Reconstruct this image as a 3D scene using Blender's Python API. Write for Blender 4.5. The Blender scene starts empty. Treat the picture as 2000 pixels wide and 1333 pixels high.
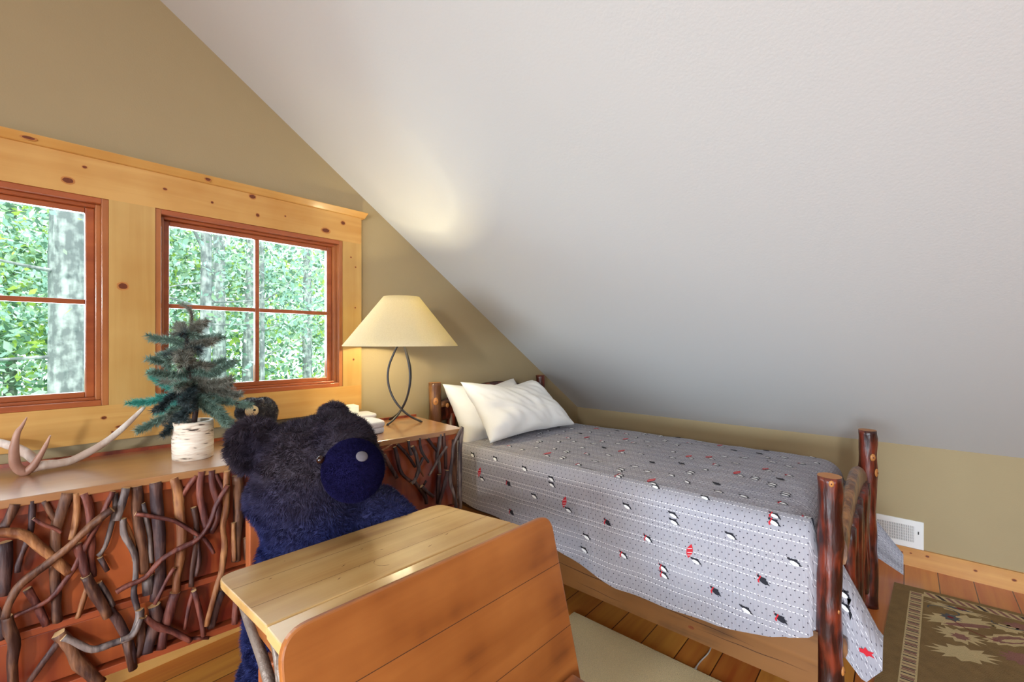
import bpy, bmesh, math, random
import numpy as np
from mathutils import Vector, Matrix, noise

random.seed(7)
rng = np.random.default_rng(7)
sc = bpy.context.scene
COL = sc.collection

# ------------------------------------------------------------------ camera
F = 875.0; TH = math.atan(770 / 875.0); EYE = 1.30; HY = 666.0
CC, SS = math.cos(TH), math.sin(TH)
cam = bpy.data.cameras.new('camera')
cam.sensor_width = 36.0; cam.lens = 36.0 * F / 2000.0; cam.clip_start = 0.02
co = bpy.data.objects.new('camera', cam); COL.objects.link(co)
co.location = (0, 0, EYE)
co.rotation_euler = (math.radians(90), 0, math.atan2(SS, CC) - math.pi / 2)
sc.camera = co
sc.view_settings.view_transform = 'Standard'; sc.view_settings.look = 'None'
sc.view_settings.exposure = 0.0; sc.view_settings.gamma = 1.0
sc.view_settings.use_curve_mapping = False
sc.cycles.max_bounces = 8; sc.cycles.diffuse_bounces = 5
sc.cycles.sample_clamp_indirect = 6.0

# measured pixel -> point on a known plane (room survey helpers)
def ray(px, py):
    a = (px - 1000) / F; b = -(py - HY) / F
    return (CC + a * SS, SS - a * CC, b)
def atz(px, py, z):
    r = ray(px, py); t = (z - EYE) / r[2]; return Vector((r[0] * t, r[1] * t, z))
def aty(px, py, y):
    r = ray(px, py); t = y / r[1]; return Vector((r[0] * t, y, EYE + r[2] * t))
def atx(px, py, x):
    r = ray(px, py); t = x / r[0]; return Vector((x, r[1] * t, EYE + r[2] * t))
def atpl(px, py, P, ang):
    r = ray(px, py); n = (-math.sin(ang), math.cos(ang))
    t = (P[0] * n[0] + P[1] * n[1]) / (r[0] * n[0] + r[1] * n[1])
    return Vector((r[0] * t, r[1] * t, EYE + r[2] * t))
RV = Vector((SS, -CC, 0)); FV = Vector((CC, SS, 0)); UV3 = Vector((0, 0, 1))

# ------------------------------------------------------------------ light
w = bpy.data.worlds.new('sky'); sc.world = w; w.use_nodes = True
nt = w.node_tree; nt.nodes.clear()
bg = nt.nodes.new('ShaderNodeBackground'); wo = nt.nodes.new('ShaderNodeOutputWorld')
bg.inputs[0].default_value = (0.80, 0.93, 0.95, 1); bg.inputs[1].default_value = 2.5
nt.links.new(bg.outputs[0], wo.inputs[0])

def area(name, loc, target, sx, sy, power, col):
    l = bpy.data.lights.new(name, 'AREA'); l.shape = 'RECTANGLE'; l.size = sx; l.size_y = sy
    l.energy = power; l.color = col
    o = bpy.data.objects.new(name, l); COL.objects.link(o); o.location = loc
    o.rotation_euler = (Vector(target) - Vector(loc)).to_track_quat('-Z', 'Y').to_euler()
    return o
# room lights: unseen added fills, a key from the left, daylight at the gable windows
area('fill_back', (-1.75, -3.3, 1.5), (1.4, 2.0, 1.2), 3.0, 1.8, 108, (0.80, 0.90, 1.0))  # unseen fill panel added by the solid back wall to brighten the room
side = area('fill_left', (-3.05, 0.1, 1.05), (3.2, 0.6, 0.6), 2.2, 1.2, 56, (0.74, 0.88, 1.0)); side.data.spread = math.radians(72)  # unseen fill added at the left to even out the sloped ceiling
area('key_left', (-2.2, -0.9, 1.75), (1.2, 2.0, 1.0), 0.22, 0.3, 64, (0.9, 0.93, 0.96))  # unseen source on the left, set from the antler shadow direction
area('daylight_gable_windows', (0.795, 2.56, 1.5), (0.9, 0.8, 0.7), 0.75, 0.7, 19, (0.84, 0.93, 1.0))
area('daylight_gable_windows', (-0.106, 2.56, 1.5), (0.1, 0.8, 0.7), 0.7, 0.7, 19, (0.84, 0.93, 1.0))
sun = bpy.data.lights.new('sun', 'SUN'); sun.energy = 5.0; sun.angle = 0.03; sun.color = (1, .97, .88)
so = bpy.data.objects.new('sun', sun); COL.objects.link(so)
so.rotation_euler = Vector((0.35, 0.75, -1.05)).to_track_quat('-Z', 'Y').to_euler()

# ------------------------------------------------------------------ materials
def srgb(r, g, b):
    def f(c):
        c /= 255.0
        return c / 12.92 if c <= 0.04045 else ((c + 0.055) / 1.055) ** 2.4
    return (f(r), f(g), f(b), 1)
def mat(name):
    m = bpy.data.materials.new(name); m.use_nodes = True
    return m, m.node_tree, m.node_tree.nodes['Principled BSDF']
def simple(name, col, rough=0.6, metal=0.0, bump=0.0, bscale=100.0, spec=0.5, var=0.0, vscale=8.0, sheen=0.0):
    m, n, p = mat(name)
    p.inputs['Base Color'].default_value = col; p.inputs['Roughness'].default_value = rough
    p.inputs['Metallic'].default_value = metal; p.inputs['Specular IOR Level'].default_value = spec
    if sheen: p.inputs['Sheen Weight'].default_value = sheen
    tc = n.nodes.new('ShaderNodeTexCoord')
    if var:
        nz = n.nodes.new('ShaderNodeTexNoise'); nz.inputs['Scale'].default_value = vscale; nz.inputs['Detail'].default_value = 5
        n.links.new(tc.outputs['Object'], nz.inputs['Vector'])
        mx = n.nodes.new('ShaderNodeMix'); mx.data_type = 'RGBA'
        mx.inputs[6].default_value = tuple(c * (1 - var) for c in col[:3]) + (1,)
        mx.inputs[7].default_value = tuple(min(1, c * (1 + var)) for c in col[:3]) + (1,)
        n.links.new(nz.outputs['Fac'], mx.inputs[0]); n.links.new(mx.outputs[2], p.inputs['Base Color'])
    if bump:
        nb = n.nodes.new('ShaderNodeTexNoise'); nb.inputs['Scale'].default_value = bscale; nb.inputs['Detail'].default_value = 4
        n.links.new(tc.outputs['Object'], nb.inputs['Vector'])
        b = n.nodes.new('ShaderNodeBump'); b.inputs['Strength'].default_value = bump; b.inputs['Distance'].default_value = 0.01
        n.links.new(nb.outputs['Fac'], b.inputs['Height']); n.links.new(b.outputs[0], p.inputs['Normal'])
    return m
def wood(name, c1, c2, axis='x', scale=1.0, rough=0.4, coat=0.0, bump=0.05, c3=None, rot=0.0):
    """grain runs along the given axis"""
    m, n, p = mat(name)
    p.inputs['Roughness'].default_value = rough
    if coat:
        p.inputs['Coat Weight'].default_value = coat; p.inputs['Coat Roughness'].default_value = 0.15
    tc = n.nodes.new('ShaderNodeTexCoord'); mp = n.nodes.new('ShaderNodeMapping')
    s = {'x': (1.2, 26, 26), 'y': (26, 1.2, 26), 'z': (26, 26, 1.2)}[axis]
    mp.inputs['Scale'].default_value = [v * scale for v in s]
    mp.inputs['Rotation'].default_value = (0, 0, rot)
    n.links.new(tc.outputs['Object'], mp.inputs['Vector'])
    nz = n.nodes.new('ShaderNodeTexNoise'); nz.inputs['Scale'].default_value = 1.0
    nz.inputs['Detail'].default_value = 6; nz.inputs['Distortion'].default_value = 0.6
    n.links.new(mp.outputs[0], nz.inputs['Vector'])
    nz2 = n.nodes.new('ShaderNodeTexNoise'); nz2.inputs['Scale'].default_value = 4.0; nz2.inputs['Detail'].default_value = 3
    n.links.new(tc.outputs['Object'], nz2.inputs['Vector'])
    add = n.nodes.new('ShaderNodeMath'); add.operation = 'MULTIPLY_ADD'; add.inputs[1].default_value = 0.6
    n.links.new(nz2.outputs['Fac'], add.inputs[0])
    mul = n.nodes.new('ShaderNodeMath'); mul.operation = 'MULTIPLY'; mul.inputs[1].default_value = 0.5
    n.links.new(nz.outputs['Fac'], mul.inputs[0]); n.links.new(mul.outputs[0], add.inputs[2])
    cr = n.nodes.new('ShaderNodeValToRGB')
    cr.color_ramp.elements[0].position = 0.38; cr.color_ramp.elements[0].color = c1
    cr.color_ramp.elements[1].position = 0.68; cr.color_ramp.elements[1].color = c2
    if c3:
        e = cr.color_ramp.elements.new(0.5); e.color = c3
    n.links.new(add.outputs[0], cr.inputs[0]); n.links.new(cr.outputs[0], p.inputs['Base Color'])
    b = n.nodes.new('ShaderNodeBump'); b.inputs['Strength'].default_value = bump; b.inputs['Distance'].default_value = 0.01
    n.links.new(nz.outputs['Fac'], b.inputs['Height']); n.links.new(b.outputs[0], p.inputs['Normal'])
    return m

M = {}
M['wall'] = simple('khaki_paint', srgb(168, 149, 113), 0.85, bump=0.08, bscale=180, var=0.03)
M['ceil'] = simple('white_textured_paint', srgb(200, 200, 198), 0.9, bump=0.07, bscale=110)
M['pine_x'] = wood('knotty_pine_x', srgb(196, 140, 66), srgb(216, 168, 96), 'x', rough=0.38, coat=0.3)
M['pine_y'] = wood('knotty_pine_y', srgb(186, 124, 62), srgb(212, 158, 90), 'y', rough=0.4, coat=0.2)
M['pine_z'] = wood('knotty_pine_z', srgb(188, 142, 74), srgb(206, 166, 98), 'z', rough=0.38, coat=0.3)
M['fir_x'] = wood('red_fir_x', srgb(146, 70, 34), srgb(178, 96, 50), 'x', rough=0.35, coat=0.4)
M['fir_z'] = wood('red_fir_z', srgb(150, 82, 42), srgb(184, 114, 62), 'z', rough=0.35, coat=0.4)
M['knot'] = simple('pine_knot', srgb(112, 52, 22), 0.4, var=0.5, vscale=120)
M['knot_ring'] = simple('pine_knot_ring', srgb(190, 125, 62), 0.4, var=0.1, vscale=80)
M['glass'] = None
M['white_metal'] = simple('white_enamel', srgb(235, 233, 230), 0.4)
M['dark'] = simple('duct_dark', srgb(60, 58, 58), 0.8)
M['iron'] = simple('dark_wrought_iron', srgb(62, 60, 62), 0.42, metal=0.6, bump=0.1, bscale=200)
M['castiron'] = simple('grey_cast_iron', srgb(128, 112, 100), 0.5, metal=0.4, bump=0.3, bscale=120, var=0.3, vscale=40)
M['cabinet'] = wood('red_brown_cabinet_wood', srgb(70, 16, 9), srgb(178, 90, 44), 'z', 0.4, 0.35, 0.3, c3=srgb(112, 36, 18))  # ramp holds orange lit patches and darker shading, painted into the wood tone
M['cabinet_pale'] = wood('orange_cabinet_rail', srgb(130, 52, 26), srgb(160, 76, 40), 'x', 0.8, 0.4, 0.2)
M['dresser_top'] = wood('dresser_top_wood', srgb(146, 98, 58), srgb(172, 124, 78), 'x', 0.6, 0.36, 1.0, 0.03)
M['end'] = simple('cut_twig_end', srgb(214, 176, 124), 0.7, var=0.15, vscale=90)
def bark(name, a, b, rough=0.6, strength=0.5, sc_=60, coat=0.0):
    m, n, p = mat(name); p.inputs['Roughness'].default_value = rough
    p.inputs['Coat Weight'].default_value = coat; p.inputs['Coat Roughness'].default_value = 0.2
    tc = n.nodes.new('ShaderNodeTexCoord'); mp = n.nodes.new('ShaderNodeMapping'); mp.inputs['Scale'].default_value = (1, 1, .18)
    n.links.new(tc.outputs['Object'], mp.inputs['Vector'])
    nz = n.nodes.new('ShaderNodeTexNoise'); nz.inputs['Scale'].default_value = sc_; nz.inputs['Detail'].default_value = 6
    n.links.new(mp.outputs[0], nz.inputs['Vector'])
    nl = n.nodes.new('ShaderNodeTexNoise'); nl.inputs['Scale'].default_value = 9; nl.inputs['Detail'].default_value = 3
    n.links.new(tc.outputs['Object'], nl.inputs['Vector'])
    ad = n.nodes.new('ShaderNodeMath'); ad.operation = 'ADD'; n.links.new(nz.outputs['Fac'], ad.inputs[0]); n.links.new(nl.outputs['Fac'], ad.inputs[1])
    cr = n.nodes.new('ShaderNodeValToRGB'); cr.color_ramp.elements[0].position = 0.8 / 2 + .05; cr.color_ramp.elements[0].color = a
    cr.color_ramp.elements[1].position = 0.62; cr.color_ramp.elements[1].color = b
    hf = n.nodes.new('ShaderNodeMath'); hf.operation = 'MULTIPLY'; hf.inputs[1].default_value = .5; n.links.new(ad.outputs[0], hf.inputs[0])
    n.links.new(hf.outputs[0], cr.inputs[0]); n.links.new(cr.outputs[0], p.inputs['Base Color'])
    bp = n.nodes.new('ShaderNodeBump'); bp.inputs['Strength'].default_value = strength; bp.inputs['Distance'].default_value = 0.01
    n.links.new(nz.outputs['Fac'], bp.inputs['Height']); n.links.new(bp.outputs[0], p.inputs['Normal'])
    return m
M['twig_brown'] = bark('twig_bark_brown', srgb(66, 36, 26), srgb(134, 90, 62))
M['twig_red'] = bark('twig_bark_red', srgb(76, 32, 28), srgb(134, 72, 56))
M['twig_grey'] = bark('twig_bark_grey', srgb(62, 50, 52), srgb(136, 120, 112))
M['twig_dark'] = bark('twig_bark_dark', srgb(50, 28, 30), srgb(104, 70, 60))
M['twig_tan'] = bark('twig_peeled_tan', srgb(116, 66, 36), srgb(178, 122, 74))
M['log'] = bark('varnished_dark_bark', srgb(46, 12, 8), srgb(118, 44, 24), 0.35, 0.6, 55, 0.4)
M['log_light'] = bark('varnished_light_bark', srgb(92, 54, 28), srgb(158, 108, 60), 0.4, 0.6, 50, 0.3)
M['log_end'] = simple('sawn_log_end', srgb(180, 118, 60), 0.5, var=0.2, vscale=60)
M['rail'] = wood('bed_rail_wood', srgb(70, 42, 18), srgb(128, 84, 42), 'y', 0.7, 0.45, 0.1, 0.1, c3=srgb(118, 76, 36))
M['mattress'] = simple('mattress_white', srgb(225, 222, 215), 0.9)
M['linen'] = simple('white_pillowcase', srgb(240, 238, 233), 0.85, bump=0.06, bscale=400, sheen=0.2)
M['towel'] = simple('white_terry', srgb(240, 238, 240), 0.95, bump=0.8, bscale=420, sheen=0.3)
M['box'] = simple('white_card_box', srgb(246, 240, 216), 0.6)
M['antler'] = bark('antler_bone', srgb(196, 172, 156), srgb(232, 222, 212), 0.5, 0.15, 40)
M['antler_tine'] = bark('antler_tine_bone', srgb(156, 112, 92), srgb(192, 150, 128), 0.45, 0.15, 40)
M['desk_lid'] = wood('worn_desk_top', srgb(150, 104, 56), srgb(200, 162, 104), 'x', 0.8, 0.38, 0.15, 0.04, c3=srgb(182, 140, 82))
M['desk_panel'] = wood('orange_desk_panel', srgb(96, 46, 18), srgb(172, 104, 48), 'x', 0.5, 0.40, 0.2, 0.04, c3=srgb(146, 82, 34))
M['seam'] = simple('dark_seam', srgb(58, 30, 14), 0.8)
M['scuff'] = simple('ink_scuff', srgb(84, 54, 22), 0.7)
M['chair'] = wood('chair_wood', srgb(140, 66, 34), srgb(186, 106, 60), 'z', 0.8, 0.4, 0.2)
M['nose_tan'] = simple('tan_felt', srgb(236, 212, 166), 0.9, bump=0.5, bscale=300)
M['black_felt'] = simple('black_stitching', srgb(20, 16, 16), 0.6)
M['navy_felt'] = simple('navy_velvet', srgb(23, 19, 54), 0.95, bump=0.3, bscale=350, spec=0.05)
M['grey_label'] = simple('grey_nose_patch', srgb(98, 90, 94), 0.9, var=0.15, vscale=120)
M['eye'] = simple('glossy_brown_eye', srgb(38, 18, 12), 0.08)
M['birch'] = None
M['needle_a'] = simple('needle_green', srgb(112, 138, 124), 0.6, var=0.2, vscale=30)
M['needle_b'] = simple('needle_grey_brown', srgb(124, 124, 112), 0.6, var=0.2, vscale=30)
M['needle_c'] = simple('needle_teal', srgb(70, 160, 146), 0.5, var=0.2, vscale=30)
M['needle_d'] = simple('needle_dark', srgb(52, 66, 68), 0.6)
M['stalk'] = simple('tree_stalk', srgb(58, 36, 30), 0.8)
M['soil'] = simple('dark_moss', srgb(40, 34, 28), 0.9, bump=0.8, bscale=80)
M['rug_beige'] = simple('beige_pile', srgb(212, 188, 140), 0.98, bump=1.0, bscale=320, var=0.22, vscale=260, sheen=0.2)
M['cord'] = simple('white_cord', srgb(190, 180, 170), 0.5)

def fur_mat(name, lo, hi, z0, z1):
    """pelt colour set by height: navy on the body, brown-black on the head"""
    m, n, p = mat(name); p.inputs['Roughness'].default_value = 0.75; p.inputs['Specular IOR Level'].default_value = 0.25
    tc = n.nodes.new('ShaderNodeTexCoord'); nz = n.nodes.new('ShaderNodeTexNoise')
    nz.inputs['Scale'].default_value = 5; nz.inputs['Detail'].default_value = 4
    n.links.new(tc.outputs['Object'], nz.inputs['Vector'])
    sx = n.nodes.new('ShaderNodeSeparateXYZ'); n.links.new(tc.outputs['Object'], sx.inputs[0])
    mr = n.nodes.new('ShaderNodeMapRange'); mr.inputs[1].default_value = z0; mr.inputs[2].default_value = z1
    n.links.new(sx.outputs[2], mr.inputs[0])
    ad = n.nodes.new('ShaderNodeMath'); ad.operation = 'ADD'; n.links.new(mr.outputs[0], ad.inputs[0])
    sb = n.nodes.new('ShaderNodeMath'); sb.operation = 'SUBTRACT'; sb.inputs[1].default_value = 0.5
    n.links.new(nz.outputs['Fac'], sb.inputs[0]); n.links.new(sb.outputs[0], ad.inputs[1])
    cr = n.nodes.new('ShaderNodeValToRGB'); cr.color_ramp.elements[0].color = lo; cr.color_ramp.elements[1].color = hi
    n.links.new(ad.outputs[0], cr.inputs[0]); n.links.new(cr.outputs[0], p.inputs['Base Color'])
    return m
M['fur'] = fur_mat('plush_fur', srgb(30, 36, 84), srgb(52, 42, 50), 0.26, 0.50)
M['fur_small'] = simple('small_bear_fur', srgb(50, 46, 54), 0.5, var=0.4, vscale=20)

# window glass: thin clear pane with a reflection
m, n, p = mat('clear_glass'); n.nodes.clear()
o_ = n.nodes.new('ShaderNodeOutputMaterial'); tr = n.nodes.new('ShaderNodeBsdfTransparent'); gl = n.nodes.new('ShaderNodeBsdfGlossy')
tr.inputs[0].default_value = (.97, .99, 1, 1); gl.inputs['Roughness'].default_value = 0.0
fr = n.nodes.new('ShaderNodeFresnel'); fr.inputs[0].default_value = 1.45; ms = n.nodes.new('ShaderNodeMixShader')
n.links.new(fr.outputs[0], ms.inputs[0]); n.links.new(tr.outputs[0], ms.inputs[1]); n.links.new(gl.outputs[0], ms.inputs[2]); n.links.new(ms.outputs[0], o_.inputs[0])
M['glass'] = m
# birch bark
m, n, p = mat('birch_bark'); p.inputs['Roughness'].default_value = 0.7
tc = n.nodes.new('ShaderNodeTexCoord'); mp = n.nodes.new('ShaderNodeMapping'); mp.inputs['Scale'].default_value = (16, 16, 110)
n.links.new(tc.outputs['Object'], mp.inputs['Vector'])
nz = n.nodes.new('ShaderNodeTexNoise'); nz.inputs['Scale'].default_value = 1; nz.inputs['Detail'].default_value = 5; nz.inputs['Distortion'].default_value = .5
n.links.new(mp.outputs[0], nz.inputs['Vector'])
cr = n.nodes.new('ShaderNodeValToRGB')
e = cr.color_ramp.elements; e[0].position = .34; e[0].color = srgb(72, 56, 44); e[1].position = .41; e[1].color = srgb(222, 200, 176)
e2 = e.new(.6); e2.color = srgb(238, 226, 208)
n.links.new(nz.outputs['Fac'], cr.inputs[0]); n.links.new(cr.outputs[0], p.inputs['Base Color'])
bp = n.nodes.new('ShaderNodeBump'); bp.inputs['Strength'].default_value = .2; bp.inputs['Distance'].default_value = .003
n.links.new(nz.outputs['Fac'], bp.inputs['Height']); n.links.new(bp.outputs[0], p.inputs['Normal'])
M['birch'] = m
# lamp shade: translucent linen
m, n, p = mat('linen_lampshade'); n.nodes.clear()
o_ = n.nodes.new('ShaderNodeOutputMaterial'); df = n.nodes.new('ShaderNodeBsdfDiffuse'); tl = n.nodes.new('ShaderNodeBsdfTranslucent'); ms = n.nodes.new('ShaderNodeMixShader')
tc = n.nodes.new('ShaderNodeTexCoord'); nz = n.nodes.new('ShaderNodeTexNoise'); nz.inputs['Scale'].default_value = 160
n.links.new(tc.outputs['Object'], nz.inputs['Vector'])
cr = n.nodes.new('ShaderNodeValToRGB'); cr.color_ramp.elements[0].color = srgb(206, 196, 170); cr.color_ramp.elements[1].color = srgb(232, 224, 200)
n.links.new(nz.outputs['Fac'], cr.inputs[0]); n.links.new(cr.outputs[0], df.inputs[0]); tl.inputs[0].default_value = srgb(230, 216, 140)
ms.inputs[0].default_value = 0.42
n.links.new(df.outputs[0], ms.inputs[1]); n.links.new(tl.outputs[0], ms.inputs[2]); n.links.new(ms.outputs[0], o_.inputs[0])
M['shade'] = m
# floor planks across the room (seams every 0.14 m in y)
m, n, p = mat('heart_pine_planks'); p.inputs['Roughness'].default_value = 0.33; p.inputs['Coat Weight'].default_value = .25
tc = n.nodes.new('ShaderNodeTexCoord'); sx = n.nodes.new('ShaderNodeSeparateXYZ'); n.links.new(tc.outputs['Object'], sx.inputs[0])
dv = n.nodes.new('ShaderNodeMath'); dv.operation = 'DIVIDE'; dv.inputs[1].default_value = .141; n.links.new(sx.outputs[1], dv.inputs[0])
of = n.nodes.new('ShaderNodeMath'); of.operation = 'ADD'; of.inputs[1].default_value = 0.95; n.links.new(dv.outputs[0], of.inputs[0])
fl = n.nodes.new('ShaderNodeMath'); fl.operation = 'FLOOR'; n.links.new(of.outputs[0], fl.inputs[0])
fc = n.nodes.new('ShaderNodeMath'); fc.operation = 'FRACT'; n.links.new(of.outputs[0], fc.inputs[0])
wn = n.nodes.new('ShaderNodeTexWhiteNoise'); wn.noise_dimensions = '1D'; n.links.new(fl.outputs[0], wn.inputs['W'])
mp = n.nodes.new('ShaderNodeMapping'); mp.inputs['Scale'].default_value = (1.5, 24, 1); n.links.new(tc.outputs['Object'], mp.inputs['Vector'])
n.links.new(wn.outputs['Color'], mp.inputs['Location'])
nz = n.nodes.new('ShaderNodeTexNoise'); nz.inputs['Scale'].default_value = 1; nz.inputs['Detail'].default_value = 5; n.links.new(mp.outputs[0], nz.inputs['Vector'])
ma = n.nodes.new('ShaderNodeMath'); ma.operation = 'MULTIPLY_ADD'; ma.inputs[1].default_value = .35
n.links.new(wn.outputs['Value'], ma.inputs[0]); sc2 = n.nodes.new('ShaderNodeMath'); sc2.operation = 'MULTIPLY'; sc2.inputs[1].default_value = .65
n.links.new(nz.outputs['Fac'], sc2.inputs[0]); n.links.new(sc2.outputs[0], ma.inputs[2])
cr = n.nodes.new('ShaderNodeValToRGB'); cr.color_ramp.elements[0].position = .25; cr.color_ramp.elements[0].color = srgb(178, 88, 36)
cr.color_ramp.elements[1].position = .8; cr.color_ramp.elements[1].color = srgb(228, 160, 70)
n.links.new(ma.outputs[0], cr.inputs[0])
gp = n.nodes.new('ShaderNodeMath'); gp.operation = 'LESS_THAN'; gp.inputs[1].default_value = .03; n.links.new(fc.outputs[0], gp.inputs[0])
mx = n.nodes.new('ShaderNodeMix'); mx.data_type = 'RGBA'; n.links.new(gp.outputs[0], mx.inputs[0]); n.links.new(cr.outputs[0], mx.inputs[6]); mx.inputs[7].default_value = srgb(70, 30, 12)
n.links.new(mx.outputs[2], p.inputs['Base Color']); M['floor'] = m

# quilt cloth: grey with staggered dark dots and white running stitches (uv in metres)
def math_node(n, op, a=None, b=None, c=None):
    k = n.nodes.new('ShaderNodeMath'); k.operation = op
    for i, v in enumerate((a, b, c)):
        if v is None: continue
        if isinstance(v, (int, float)): k.inputs[i].default_value = v
        else: n.links.new(v, k.inputs[i])
    return k.outputs[0]
m, n, p = mat('quilted_cotton'); p.inputs['Roughness'].default_value = .9; p.inputs['Specular IOR Level'].default_value = .2
uv = n.nodes.new('ShaderNodeUVMap'); sx = n.nodes.new('ShaderNodeSeparateXYZ'); n.links.new(uv.outputs[0], sx.inputs[0])
U, V = sx.outputs[0], sx.outputs[1]
SP = 0.0185
row = math_node(n, 'FLOOR', math_node(n, 'DIVIDE', V, SP))
odd = math_node(n, 'MULTIPLY', math_node(n, 'MODULO', math_node(n, 'ADD', row, 1000.0), 2.0), .5)
du = math_node(n, 'SUBTRACT', math_node(n, 'FRACT', math_node(n, 'ADD', math_node(n, 'DIVIDE', U, SP * 1.3), odd)), .5)
dvv = math_node(n, 'SUBTRACT', math_node(n, 'FRACT', math_node(n, 'DIVIDE', V, SP)), .5)
r2 = math_node(n, 'ADD', math_node(n, 'POWER', math_node(n, 'MULTIPLY', math_node(n, 'ABSOLUTE', du), 1.3), 2.0), math_node(n, 'POWER', math_node(n, 'ABSOLUTE', dvv), 2.0))
dot = math_node(n, 'LESS_THAN', r2, .0125)
vs = math_node(n, 'FRACT', math_node(n, 'DIVIDE', V, .078))
l1 = math_node(n, 'LESS_THAN', math_node(n, 'ABSOLUTE', math_node(n, 'SUBTRACT', vs, .12)), .017)
l2 = math_node(n, 'LESS_THAN', math_node(n, 'ABSOLUTE', math_node(n, 'SUBTRACT', vs, .38)), .017)
dash = math_node(n, 'LESS_THAN', math_node(n, 'FRACT', math_node(n, 'DIVIDE', U, .0115)), .62)
st = math_node(n, 'MULTIPLY', math_node(n, 'MAXIMUM', l1, l2), dash)
nz = n.nodes.new('ShaderNodeTexNoise'); nz.inputs['Scale'].default_value = 3; nz.inputs['Detail'].default_value = 3; n.links.new(uv.outputs[0], nz.inputs['Vector'])
c0 = n.nodes.new('ShaderNodeMix'); c0.data_type = 'RGBA'; c0.inputs[6].default_value = srgb(146, 146, 158); c0.inputs[7].default_value = srgb(168, 163, 166); n.links.new(nz.outputs['Fac'], c0.inputs[0])
c1 = n.nodes.new('ShaderNodeMix'); c1.data_type = 'RGBA'; n.links.new(dot, c1.inputs[0]); n.links.new(c0.outputs[2], c1.inputs[6]); c1.inputs[7].default_value = srgb(58, 54, 66)
c2 = n.nodes.new('ShaderNodeMix'); c2.data_type = 'RGBA'; n.links.new(st, c2.inputs[0]); n.links.new(c1.outputs[2], c2.inputs[6]); c2.inputs[7].default_value = srgb(226, 224, 226)
n.links.new(c2.outputs[2], p.inputs['Base Color'])
mp = n.nodes.new('ShaderNodeMapping'); mp.inputs['Scale'].default_value = (85, 16, 1); n.links.new(uv.outputs[0], mp.inputs['Vector'])
nb = n.nodes.new('ShaderNodeTexNoise'); nb.inputs['Scale'].default_value = 1; nb.inputs['Detail'].default_value = 3; n.links.new(mp.outputs[0], nb.inputs['Vector'])
dip = math_node(n, 'MULTIPLY', math_node(n, 'MAXIMUM', l1, l2), -0.35)
hh = math_node(n, 'ADD', nb.outputs['Fac'], dip)
bp = n.nodes.new('ShaderNodeBump'); bp.inputs['Strength'].default_value = .9; bp.inputs['Distance'].default_value = .009
n.links.new(hh, bp.inputs['Height']); n.links.new(bp.outputs[0], p.inputs['Normal']); M['quilt'] = m
M['q_white'] = simple('motif_white', srgb(240, 240, 240), .9)
M['q_black'] = simple('motif_black', srgb(28, 28, 38), .9)
M['q_red'] = simple('motif_red', srgb(186, 28, 42), .9)
M['q_pink'] = simple('motif_dusty_red', srgb(140, 60, 66), .9)
# kilim
M['k_brown'] = simple('kilim_olive_brown', srgb(136, 106, 62), .98, bump=.8, bscale=260, var=.3, vscale=22)
M['k_cream'] = simple('kilim_cream', srgb(206, 180, 130), .98, bump=.8, bscale=260, var=.15, vscale=40)
M['k_dark'] = simple('kilim_dark', srgb(62, 46, 42), .98, bump=.6, bscale=260)
M['k_rose'] = simple('kilim_rose', srgb(146, 98, 84), .98, bump=.6, bscale=260, var=.2, vscale=40)
M['k_slate'] = simple('kilim_slate', srgb(88, 88, 88), .98, bump=.6, bscale=260)
M['k_red'] = simple('kilim_red', srgb(128, 40, 44), .98)
# outdoors
def leafmat(name, c, t):
    m, n, p = mat(name); n.nodes.clear()
    o_ = n.nodes.new('ShaderNodeOutputMaterial'); df = n.nodes.new('ShaderNodeBsdfDiffuse'); tl = n.nodes.new('ShaderNodeBsdfTranslucent'); ms = n.nodes.new('ShaderNodeMixShader')
    df.inputs[0].default_value = c; tl.inputs[0].default_value = t; ms.inputs[0].default_value = .5
    n.links.new(df.outputs[0], ms.inputs[1]); n.links.new(tl.outputs[0], ms.inputs[2]); n.links.new(ms.outputs[0], o_.inputs[0]); return m
M['leaf_a'] = leafmat('leaf_green', srgb(170, 200, 172), srgb(196, 222, 172))
M['leaf_b'] = leafmat('leaf_sea_green', srgb(166, 202, 194), srgb(186, 216, 200))
M['leaf_c'] = leafmat('leaf_lime', srgb(190, 215, 110), srgb(215, 235, 120))
M['leaf_d'] = leafmat('leaf_pale', srgb(224, 242, 236), srgb(236, 248, 240))
M['leaf_e'] = leafmat('leaf_deep', srgb(104, 140, 126), srgb(124, 156, 128))
M['trunk'] = bark('oak_bark', srgb(110, 118, 118), srgb(176, 184, 180), .9, .8, 14)
M['ground'] = simple('forest_floor', srgb(150, 190, 150), .95, var=.3, vscale=1.5)

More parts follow.
